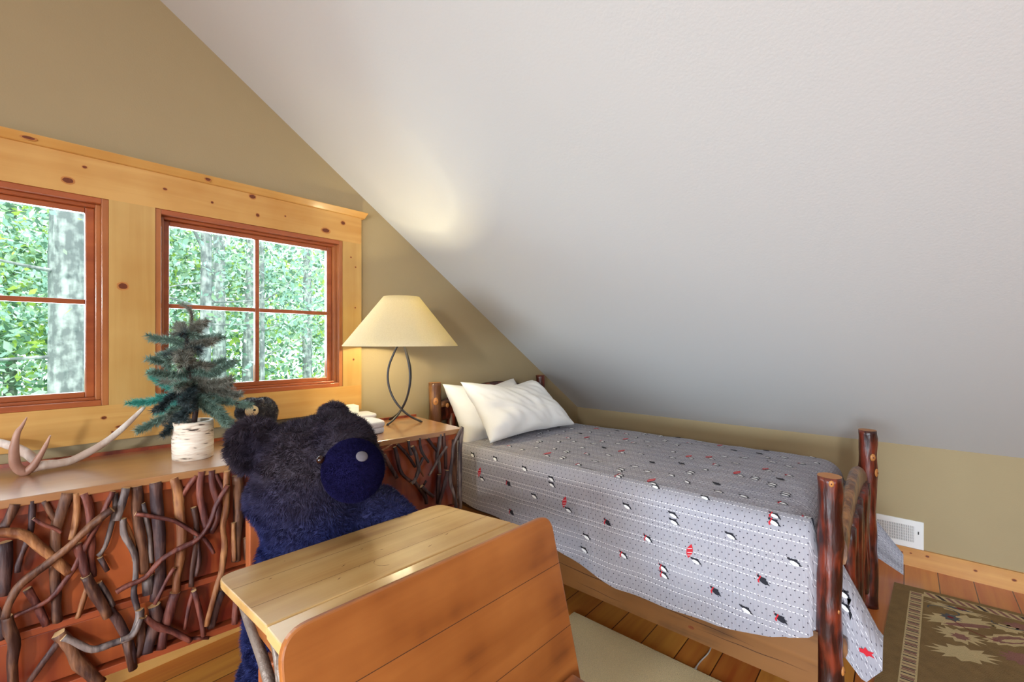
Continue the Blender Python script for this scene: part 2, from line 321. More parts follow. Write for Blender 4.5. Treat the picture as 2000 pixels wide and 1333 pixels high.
# ------------------------------------------------------------------ mesh helpers
class MB:
    def __init__(s):
        s.v = []; s.f = []; s.m = []; s.uv = None
    def add(s, vs, fs, mi=0):
        k = len(s.v); s.v += [tuple(x) for x in vs]
        for i, f in enumerate(fs):
            s.f.append([a + k for a in f]); s.m.append(mi if isinstance(mi, int) else mi[i])
    def box(s, a, b, mi=0, M4=None):
        x0, y0, z0 = a; x1, y1, z1 = b
        vs = [(x0, y0, z0), (x1, y0, z0), (x1, y1, z0), (x0, y1, z0), (x0, y0, z1), (x1, y0, z1), (x1, y1, z1), (x0, y1, z1)]
        if M4 is not None: vs = [tuple(M4 @ Vector(q)) for q in vs]
        s.add(vs, [(0, 3, 2, 1), (4, 5, 6, 7), (0, 1, 5, 4), (1, 2, 6, 5), (2, 3, 7, 6), (3, 0, 4, 7)], mi)
    def obox(s, c, u, v, w_, mi=0):
        """box with centre c and half-axis vectors"""
        c, u, v, w_ = map(Vector, (c, u, v, w_))
        vs = [c - u - v - w_, c + u - v - w_, c + u + v - w_, c - u + v - w_, c - u - v + w_, c + u - v + w_, c + u + v + w_, c - u + v + w_]
        s.add(vs, [(0, 3, 2, 1), (4, 5, 6, 7), (0, 1, 5, 4), (1, 2, 6, 5), (2, 3, 7, 6), (3, 0, 4, 7)], mi)
    def tube(s, pts, rad, n=10, mi=0, cap=None, wob=0.0, smooth_path=True, sub=4, flat=None):
        pts = [Vector(p_) for p_ in pts]
        if isinstance(rad, (int, float)): rad = [rad] * len(pts)
        if smooth_path and len(pts) > 2:
            q, r = [], []
            for i in range(len(pts) - 1):
                p0 = pts[max(i - 1, 0)]; p1 = pts[i]; p2 = pts[i + 1]; p3 = pts[min(i + 2, len(pts) - 1)]
                for k in range(sub):
                    t = k / sub
                    q.append(.5 * ((2 * p1) + (p2 - p0) * t + (2 * p0 - 5 * p1 + 4 * p2 - p3) * t * t + (3 * p1 - p0 - 3 * p2 + p3) * t ** 3))
                    r.append(rad[i] * (1 - t) + rad[i + 1] * t)
            q.append(pts[-1]); r.append(rad[-1]); pts, rad = q, r
        base = len(s.v); N = len(pts); up = None; ph = random.random() * 9
        for i, p_ in enumerate(pts):
            d = (pts[min(i + 1, N - 1)] - pts[max(i - 1, 0)]).normalized()
            if up is None:
                up = Vector((0, 0, 1)) if abs(d.z) < .8 else Vector((1, 0, 0))
            a = d.cross(up); a = a.normalized() if a.length > 1e-5 else Vector((1, 0, 0))
            b = a.cross(d).normalized(); up = b
            for k in range(n):
                th = 2 * math.pi * k / n
                rr = rad[i] * (1 + wob * noise.noise(Vector((math.cos(th) * 1.3 + ph, math.sin(th) * 1.3, i * .35))))
                s.v.append(tuple(p_ + a * math.cos(th) * rr + b * math.sin(th) * rr))
        for i in range(N - 1):
            for k in range(n):
                s.f.append([base + i * n + k, base + i * n + (k + 1) % n, base + (i + 1) * n + (k + 1) % n, base + (i + 1) * n + k]); s.m.append(mi)
        cm = mi if cap is None else cap
        s.f.append([base + k for k in range(n)][::-1]); s.m.append(cm)
        s.f.append([base + (N - 1) * n + k for k in range(n)]); s.m.append(cm)
    def lathe(s, prof, c, n=32, mi=0, close=False):
        base = len(s.v); N = len(prof)
        for r, z in prof:
            for k in range(n):
                t = 2 * math.pi * k / n; s.v.append((c[0] + r * math.cos(t), c[1] + r * math.sin(t), c[2] + z))
        for i in range(N - 1):
            for k in range(n):
                s.f.append([base + i * n + k, base + i * n + (k + 1) % n, base + (i + 1) * n + (k + 1) % n, base + (i + 1) * n + k]); s.m.append(mi)
        if close:
            s.f.append([base + k for k in range(n)][::-1]); s.m.append(mi)
            s.f.append([base + (N - 1) * n + k for k in range(n)]); s.m.append(mi)
    def ball(s, c, r, mi=0, n=16, M3=None):
        r = (r, r, r) if isinstance(r, (int, float)) else r
        base = len(s.v); L = n // 2
        for i in range(L + 1):
            ph = math.pi * i / L
            for k in range(n):
                t = 2 * math.pi * k / n
                q = Vector((r[0] * math.sin(ph) * math.cos(t), r[1] * math.sin(ph) * math.sin(t), r[2] * math.cos(ph)))
                if M3 is not None: q = M3 @ q
                s.v.append(tuple(Vector(c) + q))
        for i in range(L):
            for k in range(n):
                s.f.append([base + i * n + k, base + (i + 1) * n + k, base + (i + 1) * n + (k + 1) % n, base + i * n + (k + 1) % n]); s.m.append(mi)
    def disc(s, c, u, v, ru, rv, mi=0, n=12, jag=0.0):
        c, u, v = Vector(c), Vector(u), Vector(v)
        s.add([c + u * ru * math.cos(6.2832 * k / n) * (1 + jag * (random.random() - .5)) + v * rv * math.sin(6.2832 * k / n) * (1 + jag * (random.random() - .5)) for k in range(n)], [list(range(n))], mi)
    def build(s, name, mats, parent=None, smooth=False, bevel=0.0, uvs=None, seg=2):
        if not isinstance(mats, (list, tuple)): mats = [mats]
        me = bpy.data.meshes.new(name)
        off = Vector((0, 0, 0)); q = parent
        while q is not None: off += q.location; q = q.parent
        vs = [(a - off.x, b - off.y, c - off.z) for a, b, c in s.v] if off.length else s.v
        me.from_pydata(vs, [], s.f); 
        for mm in mats: me.materials.append(mm)
        me.polygons.foreach_set('material_index', s.m)
        if smooth: me.polygons.foreach_set('use_smooth', [len(f) <= 4 for f in s.f])
        me.update()
        o = bpy.data.objects.new(name, me); COL.objects.link(o)
        if parent is not None: o.parent = parent
        if bevel:
            b = o.modifiers.new('bevel', 'BEVEL'); b.width = bevel; b.segments = seg; b.limit_method = 'ANGLE'
        return o
def thing(name, label, cat, loc, group=None):
    o = bpy.data.objects.new(name, None); COL.objects.link(o); o.location = loc; o.empty_display_size = .1
    return tag(o, label, cat, group)
def tag(o, label, cat, group=None, kind=None):
    o['label'] = label; o['category'] = cat
    if group: o['group'] = group
    if kind: o['kind'] = kind
    return o
def struct(o, label=None):
    o['kind'] = 'structure'
    if label: o['label'] = label
    return o
def part_label(o, l): o['label'] = l; return o

# ------------------------------------------------------------------ room shell
KX = 3.4775; GY = 2.26; KH = .695; SL = .6477; RX = -.35
def zc(x): return KH + SL * (KX - x)
RZ = zc(RX); LX = -3.3; LZ = RZ - SL * (RX - LX); BY = -3.6
b = MB(); b.box((LX - .1, BY - .1, -.12), (KX + .12, GY + .12, 0)); struct(b.build('floor', M['floor']), 'orange pine plank floor')
b = MB(); b.box((KX, BY, 0), (KX + .1, GY, KH + .03)); struct(b.build('wall_right', M['wall']), 'low khaki knee wall under the slope')
b = MB(); b.box((LX - .1, BY, 0), (LX, GY, LZ)); struct(b.build('wall_left', M['wall']))
b = MB(); b.add([(LX, BY, 0), (KX, BY, 0), (KX, BY, KH), (RX, BY, RZ), (LX, BY, LZ)], [(0, 1, 2, 3, 4)]); struct(b.build('wall_back', M['wall']))
def slope(x0, z0, x1, z1):
    b = MB(); t = .14
    vs = [(x0, BY, z0), (x1, BY, z1), (x1, GY + .3, z1), (x0, GY + .3, z0), (x0, BY, z0 + t), (x1, BY, z1 + t), (x1, GY + .3, z1 + t), (x0, GY + .3, z0 + t)]
    b.add(vs, [(0, 3, 2, 1), (4, 5, 6, 7), (0, 1, 5, 4), (1, 2, 6, 5), (2, 3, 7, 6), (3, 0, 4, 7)]); return b
b = slope(KX, KH, RX, RZ); b2 = slope(RX, RZ, LX - .1, LZ - SL * .1); b.add(b2.v, b2.f)
struct(b.build('ceiling', M['ceil']), 'white textured ceiling sloping down to the knee wall')
# gable wall with two window openings
W = [(-.475, .262), (.400, 1.190)]; WZ0, WZ1 = 1.06, 1.83
b = MB()
def gwall(x0, x1, z0, z1f):
    """vertical slab between x0..x1 from z0 to a function of x"""
    y0, y1 = GY, GY + .1
    a, c = z1f(x0), z1f(x1)
    vs = [(x0, y0, z0), (x1, y0, z0), (x1, y0, c), (x0, y0, a), (x0, y1, z0), (x1, y1, z0), (x1, y1, c), (x0, y1, a)]
    b.add(vs, [(0, 1, 2, 3), (5, 4, 7, 6), (0, 4, 5, 1), (1, 5, 6, 2), (2, 6, 7, 3), (3, 7, 4, 0)])
ztop = lambda x: zc(x) if x > RX else RZ - SL * (RX - x)
xs = [LX, W[0][0], W[0][1], W[1][0], W[1][1], KX]
gwall(LX, RX - .3, 0, ztop); gwall(RX - .3, W[0][0], 0, ztop)
for (x0, x1) in W:
    gwall(x0, x1, 0, lambda x: WZ0)
    if x0 < RX < x1:
        gwall(x0, RX, WZ1, ztop); gwall(RX, x1, WZ1, ztop)
    else: gwall(x0, x1, WZ1, ztop)
gwall(W[0][1], W[1][0], 0, ztop); gwall(W[1][1], KX, 0, ztop)
struct(b.build('wall_front', M['wall']), 'khaki gable wall around the windows')

# pine casing boards around the two windows
CY = GY - .02
def knots(b, lst, y, mk=1, mr=2, lens=1.0):
    for k_i, (x, z, r, asp) in enumerate(lst):
        b.disc((x, y - .0006 - k_i * .00002, z), (1, 0, 0), (0, 0, -1), r * asp * 1.35, r * 1.3, mr, 14, .15)
        b.disc((x, y - .0011 - k_i * .00002, z), (1, 0, 0), (0, 0, -1), r * asp, r * .85, mk, 14, .2)
b = MB(); b.box((-.62, CY, WZ1), (1.297, GY, 1.975))
knots(b, [(.153, 1.872, .011, 1.3), (.196, 1.932, .005, 1.2), (.431, 1.912, .005, 1.3), (.752, 1.959, .010, 1.2), (.594, 1.896, .005, 1), (.774, 1.879, .008, .9), (1.096, 1.868, .012, 1.6), (1.19, 1.925, .010, 1.1), (.896, 1.9, .004, 1), (-.2, 1.9, .01, 1.2)], CY)
struct(b.build('trim_1', [M['pine_x'], M['knot'], M['knot_ring']]), 'knotty pine head board above the windows')
b = MB(); b.add([(-.66, GY, 1.968), (1.315, GY, 1.968), (1.315, GY, 2.005), (-.66, GY, 2.005), (-.66, GY - .028, 1.972), (1.315, GY - .028, 1.972), (1.325, GY - .05, 2.0), (-.66, GY - .05, 2.0)],
               [(0, 3, 2, 1), (4, 5, 6, 7), (0, 1, 5, 4), (3, 7, 6, 2), (1, 2, 6, 5), (0, 4, 7, 3)])
knots(b, [(.573, 1.985, .008, 1.2), (.057, 1.985, .006, 2.5)], GY - .041)
struct(b.build('trim_2', [M['pine_x'], M['knot'], M['knot_ring']], bevel=.003), 'pine cap moulding on the head board')
b = MB(); b.box((W[0][1], CY, WZ0), (W[1][0], GY, WZ1)); knots(b, [(.302, 1.509, .013, 1.05)], CY)
struct(b.build('trim_3', [M['pine_z'], M['knot'], M['knot_ring']]), 'wide pine board between the windows')
b = MB(); b.box((W[1][1], CY, WZ0), (1.297, GY, WZ1)); knots(b, [(1.235, 1.75, .004, 1), (1.262, 1.70, .004, 1), (1.26, 1.48, .004, 1), (1.25, 1.2, .006, .8)], CY)
struct(b.build('trim_4', [M['pine_z'], M['knot'], M['knot_ring']]), 'narrow pine board right of the windows')
b = MB(); b.box((-.62, CY, WZ0), (W[0][0], GY, WZ1)); struct(b.build('trim_5', [M['pine_z']]))
b = MB(); b.box((-.62, CY, .926), (1.297, GY, WZ0)); knots(b, [(.248, 1.014, .006, 1.2), (.294, .975, .005, 2.4), (.272, .958, .004, 1), (1.088, .969, .010, 1.2)], CY)
struct(b.build('trim_6', [M['pine_x'], M['knot'], M['knot_ring']]), 'knotty pine apron board under the windows')
b = MB(); b.box((KX - .016, BY, 0), (KX, GY, .104))
for y, z, r in [(-.02, .075, .006), (-.09, .078, .009), (.02, .07, .007), (-.28, .062, .008), (-.42, .06, .009), (1.2, .05, .01)]:
    b.disc((KX - .0166, y, z), (0, 1, 0), (0, 0, 1), r * 1.3, r, 2, 12, .1); b.disc((KX - .0171, y, z), (0, 1, 0), (0, 0, 1), r * .9, r * .6, 1, 12, .1)
struct(b.build('baseboard_right', [M['pine_y'], M['knot'], M['knot_ring']], bevel=.0), 'knotty pine baseboard on the knee wall')
b = MB(); b.box((LX, GY - .016, 0), (KX - .016, GY, .104)); struct(b.build('baseboard_front', [M['pine_x']]))

# windows: jamb liner, sash, muntins, panes
def window(idx, x0, x1, label):
    root = bpy.data.objects.new('window_%d' % idx, None); COL.objects.link(root); root.location = ((x0 + x1) / 2, GY, WZ0); struct(root, label)
    z0, z1 = WZ0, WZ1
    f = MB(); t = .02
    for (a, c) in (((x0, CY + .004, z0), (x0 + t, GY + .1, z1)), ((x1 - t, CY + .004, z0), (x1, GY + .1, z1))): f.box(a, c)
    for xa, xb in ((x0 + t, x0 + t + .014), (x1 - t - .014, x1 - t)): f.box((xa, GY + .012, z0 + t), (xb, GY + .08, z1 - t))
    f.build('jamb', M['fir_z'], root, bevel=.002)
    f = MB(); f.box((x0 + t, CY + .004, z0), (x1 - t, GY + .1, z0 + t)); f.box((x0 + t, CY + .004, z1 - t), (x1 - t, GY + .1, z1)); f.box((x0 + t + .014, GY + .012, z1 - t - .012), (x1 - t - .014, GY + .08, z1 - t))
    f.box((x0 + t + .014, GY + .012, z0 + t), (x1 - t - .014, GY + .08, z0 + t + .010))
    part_label(f.build('window_sill', M['fir_x'], root, bevel=.002), 'red fir head and sill liner')
    gx0, gx1, gz0, gz1 = x0 + .056, x1 - .060, z0 + .05, z1 - .052
    sx0, sx1, sz0, sz1 = x0 + .034, x1 - .034, z0 + .03, z1 - .032
    y0, y1 = GY + .035, GY + .065
    s = MB()
    s.box((sx0, y0, sz0), (gx0, y1, sz1)); s.box((gx1, y0, sz0), (sx1, y1, sz1)); s.box((gx0, y0, sz0), (gx1, y1, gz0)); s.box((gx0, y0, gz1), (gx1, y1, sz1))
    s.build('sash', M['fir_x'], root, bevel=.003)
    mxx = (gx0 + gx1) / 2 + .0; mz = 1.446; h = .009
    g = MB(); g.box((mxx - h, y0 + .004, gz0), (mxx + h, y1 - .002, gz1)); g.box((gx0, y0 + .004, mz - h), (mxx - h, y1 - .002, mz + h)); g.box((mxx + h, y0 + .004, mz - h), (gx1, y1 - .002, mz + h))
    g.build('muntin', M['fir_x'], root, bevel=.002)
    p_ = MB(); yy = y0 + .016; p_.box((gx0, yy, gz0), (gx1, yy + .003, gz1)); p_.build('pane', M['glass'], root)
window(1, W[0][0], W[0][1], 'left four-pane window in red fir frame')
window(2, W[1][0], W[1][1], 'right four-pane window in red fir frame')

# ------------------------------------------------------------------ wall register
v = thing('wall_register', 'white metal slatted air register low on the knee wall above the baseboard', 'vent', (KX - .004, .08, .105))
b = MB(); y0, y1, z0, z1 = -.075, .24, .1045, .262; X = KX
for a, c in (((X - .008, y0, z0), (X, y0 + .042, z1)), ((X - .008, y1 - .042, z0), (X, y1, z1)), ((X - .008, y0 + .042, z0), (X, y1 - .042, z0 + .032)), ((X - .008, y0 + .042, z1 - .032), (X, y1 - .042, z1))): b.box(a, c)
b.build('frame', M['white_metal'], v)
b = MB(); b.box((X - .0035, y0 + .042, z0 + .032), (X - .0015, y1 - .042, z1 - .032)); b.build('duct_opening', M['dark'], v)
b = MB(); k = 0; yy = y0 + .046
while yy < y1 - .046:
    b.obox((X - .0058, yy, (z0 + z1) / 2), (.0012, .0022, 0), (-.0006, .0008, 0), (0, 0, .047)); yy += .0078
b.build('slats', M['white_metal'], v)
b = MB()
for kz in range(5):
    zz = z0 + .045 + kz * .016; b.box((X - .0048, y0 + .042, zz), (X - .0038, y1 - .042, zz + .003))
b.build('cross_bars', M['white_metal'], v)
b = MB(); b.box((X - .014, y0 + .02, z0 + .085), (X - .008, y0 + .025, z0 + .10)); b.build('damper_lever', M['dark'], v)

# ------------------------------------------------------------------ twig-front dresser
DA = math.radians(-7); DP = Vector((1.450, 1.585, .885))
du_ = Vector((math.cos(DA), math.sin(DA), 0)); dn_ = Vector((-du_.y, du_.x, 0)); DL, DD = 1.56, .455
def dloc(a, n_, z): return DP + du_ * a + dn_ * n_ + Vector((0, 0, z - DP.z))
root = thing('twig_front_dresser', 'long reddish wooden dresser with bare branches nailed over its front, under the windows', 'dresser', dloc(-DL / 2, DD / 2, 0))
def dbox(b, a0, a1, n0, n1, z0, z1, mi=0):
    c = dloc((a0 + a1) / 2, (n0 + n1) / 2, (z0 + z1) / 2); b.obox(c, du_ * (a1 - a0) / 2, dn_ * (n1 - n0) / 2, Vector((0, 0, (z1 - z0) / 2)), mi)
b = MB(); dbox(b, -DL, 0, 0, DD, .862, .885); part_label(b.build('top', M['dresser_top'], root, bevel=.003), 'smooth polished wooden top')
b = MB(); dbox(b, -DL, -.0, DD - .012, DD, .885, .897); b.build('back_ledge', M['cabinet'], root)
b = MB(); dbox(b, -DL + .02, -.02, .05, DD - .01, .33, .862); dbox(b, -DL + .01, -.0, .012, .05, .836, .862); b.build('carcass', M['cabinet'], root)
# doors above, drawers below
nd = 4; wd = (DL - .06) / nd
for i in range(nd):
    a0 = -DL + .03 + i * wd; b = MB(); dbox(b, a0 + .003, a0 + wd - .003, .03, .05, .525, .833); b.build('door', M['cabinet'], root, bevel=.002)
for i in range(nd // 2):
    a0 = -DL + .03 + i * 2 * wd; b = MB(); dbox(b, a0 + .003, a0 + 2 * wd - .003, .03, .05, .352, .495); b.build('drawer', M['cabinet'], root, bevel=.002)
b = MB(); dbox(b, -DL + .01, -.01, .018, .05, .500, .520); b.build('middle_rail', M['cabinet_pale'], root, bevel=.002)
b = MB(); dbox(b, -DL + .01, -.01, .008, .05, .325, .347); b.build('bottom_rail', M['cabinet_pale'], root, bevel=.002)
for a in (-DL + .03, -.03):
    for n_ in (.045, DD - .04):
        b = MB(); b.tube([dloc(a, n_, 0), dloc(a + .004, n_, .2), dloc(a, n_, .86)], [.024, .021, .023], 10, 0, 1, .2); b.build('leg', [M['twig_brown'], M['end']], root, smooth=True)
TW = []
def L_(pts, r, m_, lay=0): TW.append(([(x / 3.08, 900 + y / 3.08) for x, y in pts], r / 3.08, m_, lay))
def R_(pts, r, m_, lay=0): TW.append(([(240 + x / 3.08, 900 + y / 3.08) for x, y in pts], r / 3.08, m_, lay))
def E_(pts, r, m_, lay=0): TW.append(([(680 + x / 5.556, 760 + y / 5.556) for x, y in pts], r / 5.556, m_, lay))
B_, RD, G_, DK, TN = 'twig_brown', 'twig_red', 'twig_grey', 'twig_dark', 'twig_tan'
L_([(90, 262), (62, 330), (15, 415)], 26, B_); L_([(192, 245), (190, 340), (178, 440), (150, 520), (115, 610), (100, 680)], 15, DK)
L_([(262, 245), (300, 310), (330, 375)], 14, B_); L_([(410, 195), (375, 290), (345, 370), (335, 450), (335, 600), (330, 720), (340, 870), (345, 980)], 27, B_)
L_([(200, 345), (260, 380), (340, 410), (370, 430)], 10, RD, 1); L_([(455, 200), (462, 300), (450, 400), (430, 480)], 17, TN, 0)
L_([(502, 200), (540, 330), (548, 470), (545, 600), (560, 705)], 20, RD); L_([(-40, 432), (100, 428), (190, 475), (270, 540), (350, 610), (410, 675)], 26, TN, 1)
L_([(675, 282), (560, 370), (430, 490), (310, 590), (200, 670), (110, 750), (60, 850), (40, 930)], 21, B_, 2)
L_([(42, 935), (62, 1020), (85, 1120), (76, 1230), (82, 1400)], 27, B_, 1)
L_([(680, 180), (640, 270), (590, 380), (520, 500), (470, 600), (400, 710), (300, 830), (180, 890), (90, 930)], 14, RD, 1)
L_([(693, 200), (690, 300), (660, 430), (630, 530), (590, 580)], 13, G_); L_([(760, 160), (730, 270), (705, 355)], 21, G_, 1)
L_([(740, 345), (745, 430), (790, 520), (815, 590), (815, 700), (805, 800), (825, 890)], 15, G_, 1)
L_([(838, 890), (835, 960), (800, 1040), (740, 1075), (650, 1105), (560, 1130), (470, 1095), (380, 1060)], 20, G_, 1)
L_([(822, 155), (825, 260), (835, 400), (860, 560), (870, 680)], 27, B_); L_([(860, 260), (890, 400), (905, 520), (910, 620)], 12, G_)
L_([(460, 500), (495, 600), (520, 690)], 22, RD, 1); L_([(515, 690), (570, 790), (650, 935)], 26, B_, 1); L_([(650, 900), (720, 1000), (780, 1110), (800, 1260)], 23, DK, 0)
L_([(530, 750), (490, 880), (465, 955)], 14, TN); L_([(595, 740), (640, 810), (680, 885)], 15, G_); L_([(350, 1050), (400, 1110), (460, 1200), (530, 1290), (600, 1360)], 34, B_, 0)
L_([(350, 1100), (260, 1220), (160, 1360)], 17, DK); L_([(15, 500), (30, 700), (15, 820)], 30, DK); L_([(160, 780), (210, 860), (280, 1000)], 19, RD)
L_([(600, 590), (645, 670)], 15, DK); L_([(850, 960), (850, 1100), (825, 1190)], 20, B_); L_([(-30, 900), (10, 1000), (0, 1090)], 20, DK)
R_([(197, 130), (205, 250), (220, 400), (230, 560), (225, 700), (190, 850)], 30, DK)
R_([(310, 105), (335, 210), (345, 330), (358, 430), (350, 560), (335, 680), (320, 800)], 25, TN); R_([(315, 800), (290, 900), (250, 1030), (235, 1140)], 27, RD)
R_([(445, 92), (390, 170), (350, 230)], 16, RD); R_([(75, 317), (190, 335), (310, 360), (430, 430), (500, 480), (545, 555)], 11, RD, 1)
R_([(475, 65), (465, 200), (490, 330), (515, 440)], 20, RD); R_([(535, 60), (545, 170), (575, 260), (575, 350), (530, 440)], 18, RD); R_([(555, 80), (600, 160), (625, 210)], 10, RD)
R_([(-40, 775), (20, 740), (130, 690), (220, 590), (330, 520), (450, 460), (520, 360), (560, 250), (625, 140)], 14, RD, 2)
R_([(625, 60), (622, 200), (615, 320), (600, 400), (610, 520), (595, 650), (560, 770), (500, 990)], 17, TN, 1)
R_([(690, 90), (700, 220), (700, 360), (690, 480), (685, 610)], 26, B_); R_([(665, 370), (665, 500), (670, 600)], 12, TN, 1)
R_([(428, 285), (445, 380), (440, 520), (420, 660), (415, 765)], 15, B_); R_([(430, 775), (400, 880), (375, 1020)], 11, RD); R_([(425, 780), (460, 900), (485, 1050)], 14, RD, 1)
R_([(600, 780), (560, 900), (530, 1015)], 22, DK); R_([(685, 800), (680, 900), (675, 990)], 18, RD); R_([(130, 940), (220, 1000), (310, 1030), (410, 1080)], 16, RD, 1)
R_([(310, 640), (260, 720), (190, 860)], 11, RD, 1); R_([(450, 480), (460, 600), (440, 700)], 12, DK); R_([(150, 700), (152, 810)], 26, G_, 0)
R_([(190, 880), (200, 960), (160, 1100), (150, 1165)], 30, DK); R_([(20, 1070), (60, 1265)], 26, B_); R_([(0, 350), (40, 430), (70, 510), (65, 610)], 10, TN)
R_([(740, 470), (745, 600)], 12, B_); R_([(-15, 1060), (60, 1030), (110, 930)], 14, G_, 2); R_([(400, 1080), (520, 1075)], 10, RD)
E_([(470, 600), (370, 660), (300, 700)], 12, TN, 1); E_([(340, 600), (250, 640)], 12, G_); E_([(400, 720), (460, 830), (540, 970)], 22, DK); E_([(515, 630), (540, 730), (570, 870), (610, 940), (690, 1010)], 20, DK)
E_([(540, 600), (620, 680), (690, 770), (740, 850)], 16, DK); E_([(648, 555), (660, 650), (680, 715)], 15, G_, 1); E_([(688, 620), (730, 710), (750, 800), (760, 880), (720, 980), (680, 1020)], 20, G_, 1)
E_([(785, 530), (800, 660), (850, 750), (885, 800)], 15, G_); E_([(825, 745), (775, 855)], 14, G_); E_([(775, 860), (830, 950)], 10, TN); E_([(870, 535), (930, 620), (985, 690)], 18, DK)
E_([(1012, 490), (1005, 600), (975, 720), (1000, 820), (1010, 920)], 20, G_); E_([(1050, 480), (1055, 600), (1070, 730), (1070, 870)], 18, DK); E_([(1070, 880), (1060, 960), (1020, 1110), (980, 1250)], 21, DK, 1)
E_([(1065, 620), (980, 750), (910, 870), (870, 940)], 15, G_, 1); E_([(1235, 410), (1180, 510), (1135, 610), (1125, 740), (1105, 880), (1105, 1020), (1150, 1170), (1165, 1290)], 17, G_, 1)
E_([(790, 1050), (850, 1110), (920, 1165)], 20, DK, 1); E_([(730, 1010), (840, 1150), (860, 1250)], 22, DK); E_([(1000, 930), (990, 1050), (985, 1250)], 22, DK); E_([(860, 1000), (830, 1050)], 13, DK)
E_([(1245, 420), (1225, 640), (1228, 850), (1225, 1050), (1230, 1300)], 22, G_)
for pts, r, mn, lay in TW:
    q = []
    for (x, y) in pts:
        P0 = DP - dn_ * (.004)
        w0 = atpl(x, y, P0, DA)
        dep = w0.x * CC + w0.y * SS
        rad = r * dep / F
        w1 = w0 - dn_ * (.004 + lay * .014 - .012)
        w1 = w1 + dn_ * (rad * .2); q.append((w1, rad))
    b = MB(); nn = len(q)
    b.tube([a for a, _ in q], [rr * (1.05 - .12 * (i / max(1, nn - 1))) for i, (_, rr) in enumerate(q)], 9, 0, 1, .45, sub=3)
    b.build('twig', [M[mn], M['end']], root, smooth=True)

# ------------------------------------------------------------------ things on the dresser
TZ = .885
# table lamp
LC = Vector((1.345, 1.935, TZ))
lamp = thing('table_lamp', 'table lamp with three crossing black iron rods and a wide cream cone shade', 'lamp', LC)
for k in range(3):
    a0 = math.radians([-48.65, 91.0, -166.0][k]); pts = []
    for (r, z, tw) in [(.100, .005, 0), (.06, .022, 3), (.012, .055, 0), (-.040, .12, 0), (-.068, .20, 0), (-.066, .28, 0), (-.036, .36, 0), (-.012, .41, 0)]:
        pts.append(LC + Vector((math.cos(a0) * r, math.sin(a0) * r, z)))
    b = MB(); b.tube(pts, [.0055] * 8, 10, sub=6); b.tube([pts[0] + Vector((0, 0, -.0045)), pts[0] + Vector((0, 0, .002))], .007, 10); b.build('rod', M['iron'], lamp, smooth=True)
b = MB(); b.lathe([(.012, .40), (.014, .41), (.014, .45), (.009, .455)], LC, 16, close=True); b.build('socket', M['iron'], lamp, smooth=True)
b = MB()
prof = [(.285, .392), (.090, .640)]; prof_i = [(.0885, .640), (.2835, .392)]
b.lathe([(.285, .390), (.2855, .393)] + [(.285 - .195 * t / 8, .393 + .247 * t / 8) for t in range(1, 9)] + [(.0885, .640)] + [(.0885 + .195 * t / 8, .640 - .247 * t / 8) for t in range(1, 9)] + [(.2835, .390), (.285, .390)], LC, 64)
sh = b.build('lamp_shade', M['shade'], lamp, smooth=True)
b = MB(); b.tube([LC + Vector((0, 0, .45)), LC + Vector((0, 0, .60))], .003, 6)
for k in range(3):
    a = 2.1 * k; b.tube([LC + Vector((0, 0, .60)), LC + Vector((.091 * math.cos(a), .091 * math.sin(a), .632))], .0018, 6)
b.build('shade_spider', M['iron'], lamp)
b = MB(); b.ball(LC + Vector((0, 0, .515)), (.028, .028, .034)); 
mb, n, p = mat('warm_bulb'); p.inputs['Emission Color'].default_value = (1, .82, .5, 1); p.inputs['Emission Strength'].default_value = 12
b.build('bulb', mb, lamp, smooth=True)
pl = bpy.data.lights.new('bulb_light', 'POINT'); pl.energy = 31; pl.color = (1, .88, .56); pl.shadow_soft_size = .036
po = bpy.data.objects.new('bulb_light', pl); COL.objects.link(po); po.location = LC + Vector((0, 0, .515))

# tabletop pine in a birch pot
TC = Vector((.447, 1.905, TZ)); TDP = TC.x * CC + TC.y * SS; PXS = TDP / F
def tp(zx, zy, f=0.0, ox=260, oy=580, s=3.81):
    px, py = ox + zx / s, oy + zy / s
    base = ray(px, py); t = TDP / 1.0
    P = Vector((base[0], base[1], base[2])) * TDP + Vector((0, 0, EYE))
    return P + FV * f
tree = thing('artificial_pine_tree', 'small artificial pine tree in a birch bark pot on the dresser', 'plant', TC)
b = MB(); b.lathe([(.056, 0), (.061, .003), (.062, .06), (.061, .125), (.060, .132), (.050, .132), (.050, .118)], TC, 40)
b.add([(TC.x + .052 * math.cos(6.2832 * k / 24), TC.y + .052 * math.sin(6.2832 * k / 24), TC.z + .12) for k in range(24)], [list(range(24))], 1)
part_label(b.build('pot', [M['birch'], M['soil']], tree, smooth=True), 'birch bark covered pot')
tk = [tp(455, 930), tp(470, 760), tp(430, 620), tp(405, 500), tp(400, 380), tp(405, 290), tp(435, 200), tp(432, 110), tp(405, 75), tp(365, 55)]
b = MB(); b.tube(tk, [.009, .009, .008, .007, .006, .005, .004, .003, .002, .001], 8); b.build('trunk', M['stalk'], tree, smooth=True)
def needles(b, pts, dens, ln, mi, wdt=.0008, tip=.4):
    pts = [Vector(p_) for p_ in pts]
    seg = [(pts[i], pts[i + 1]) for i in range(len(pts) - 1)]; tot = sum((q - p_).length for p_, q in seg)
    for p_, q in seg:
        d = (q - p_); L = d.length; d.normalize()
        a = d.orthogonal().normalized(); c = d.cross(a)
        for k in range(int(L * dens)):
            o = p_ + d * L * random.random(); th = random.random() * 6.283
            e_ = (a * math.cos(th) + c * math.sin(th)); dr = (e_ * 1.0 + d * (tip + random.random() * .7)).normalized()
            l = ln * (.65 + .5 * random.random()); sd = dr.cross(Vector((random.random() - .5, random.random() - .5, random.random() - .5))).normalized() * wdt
            b.add([o - sd, o + sd, o + dr * l], [(0, 1, 2)], mi)
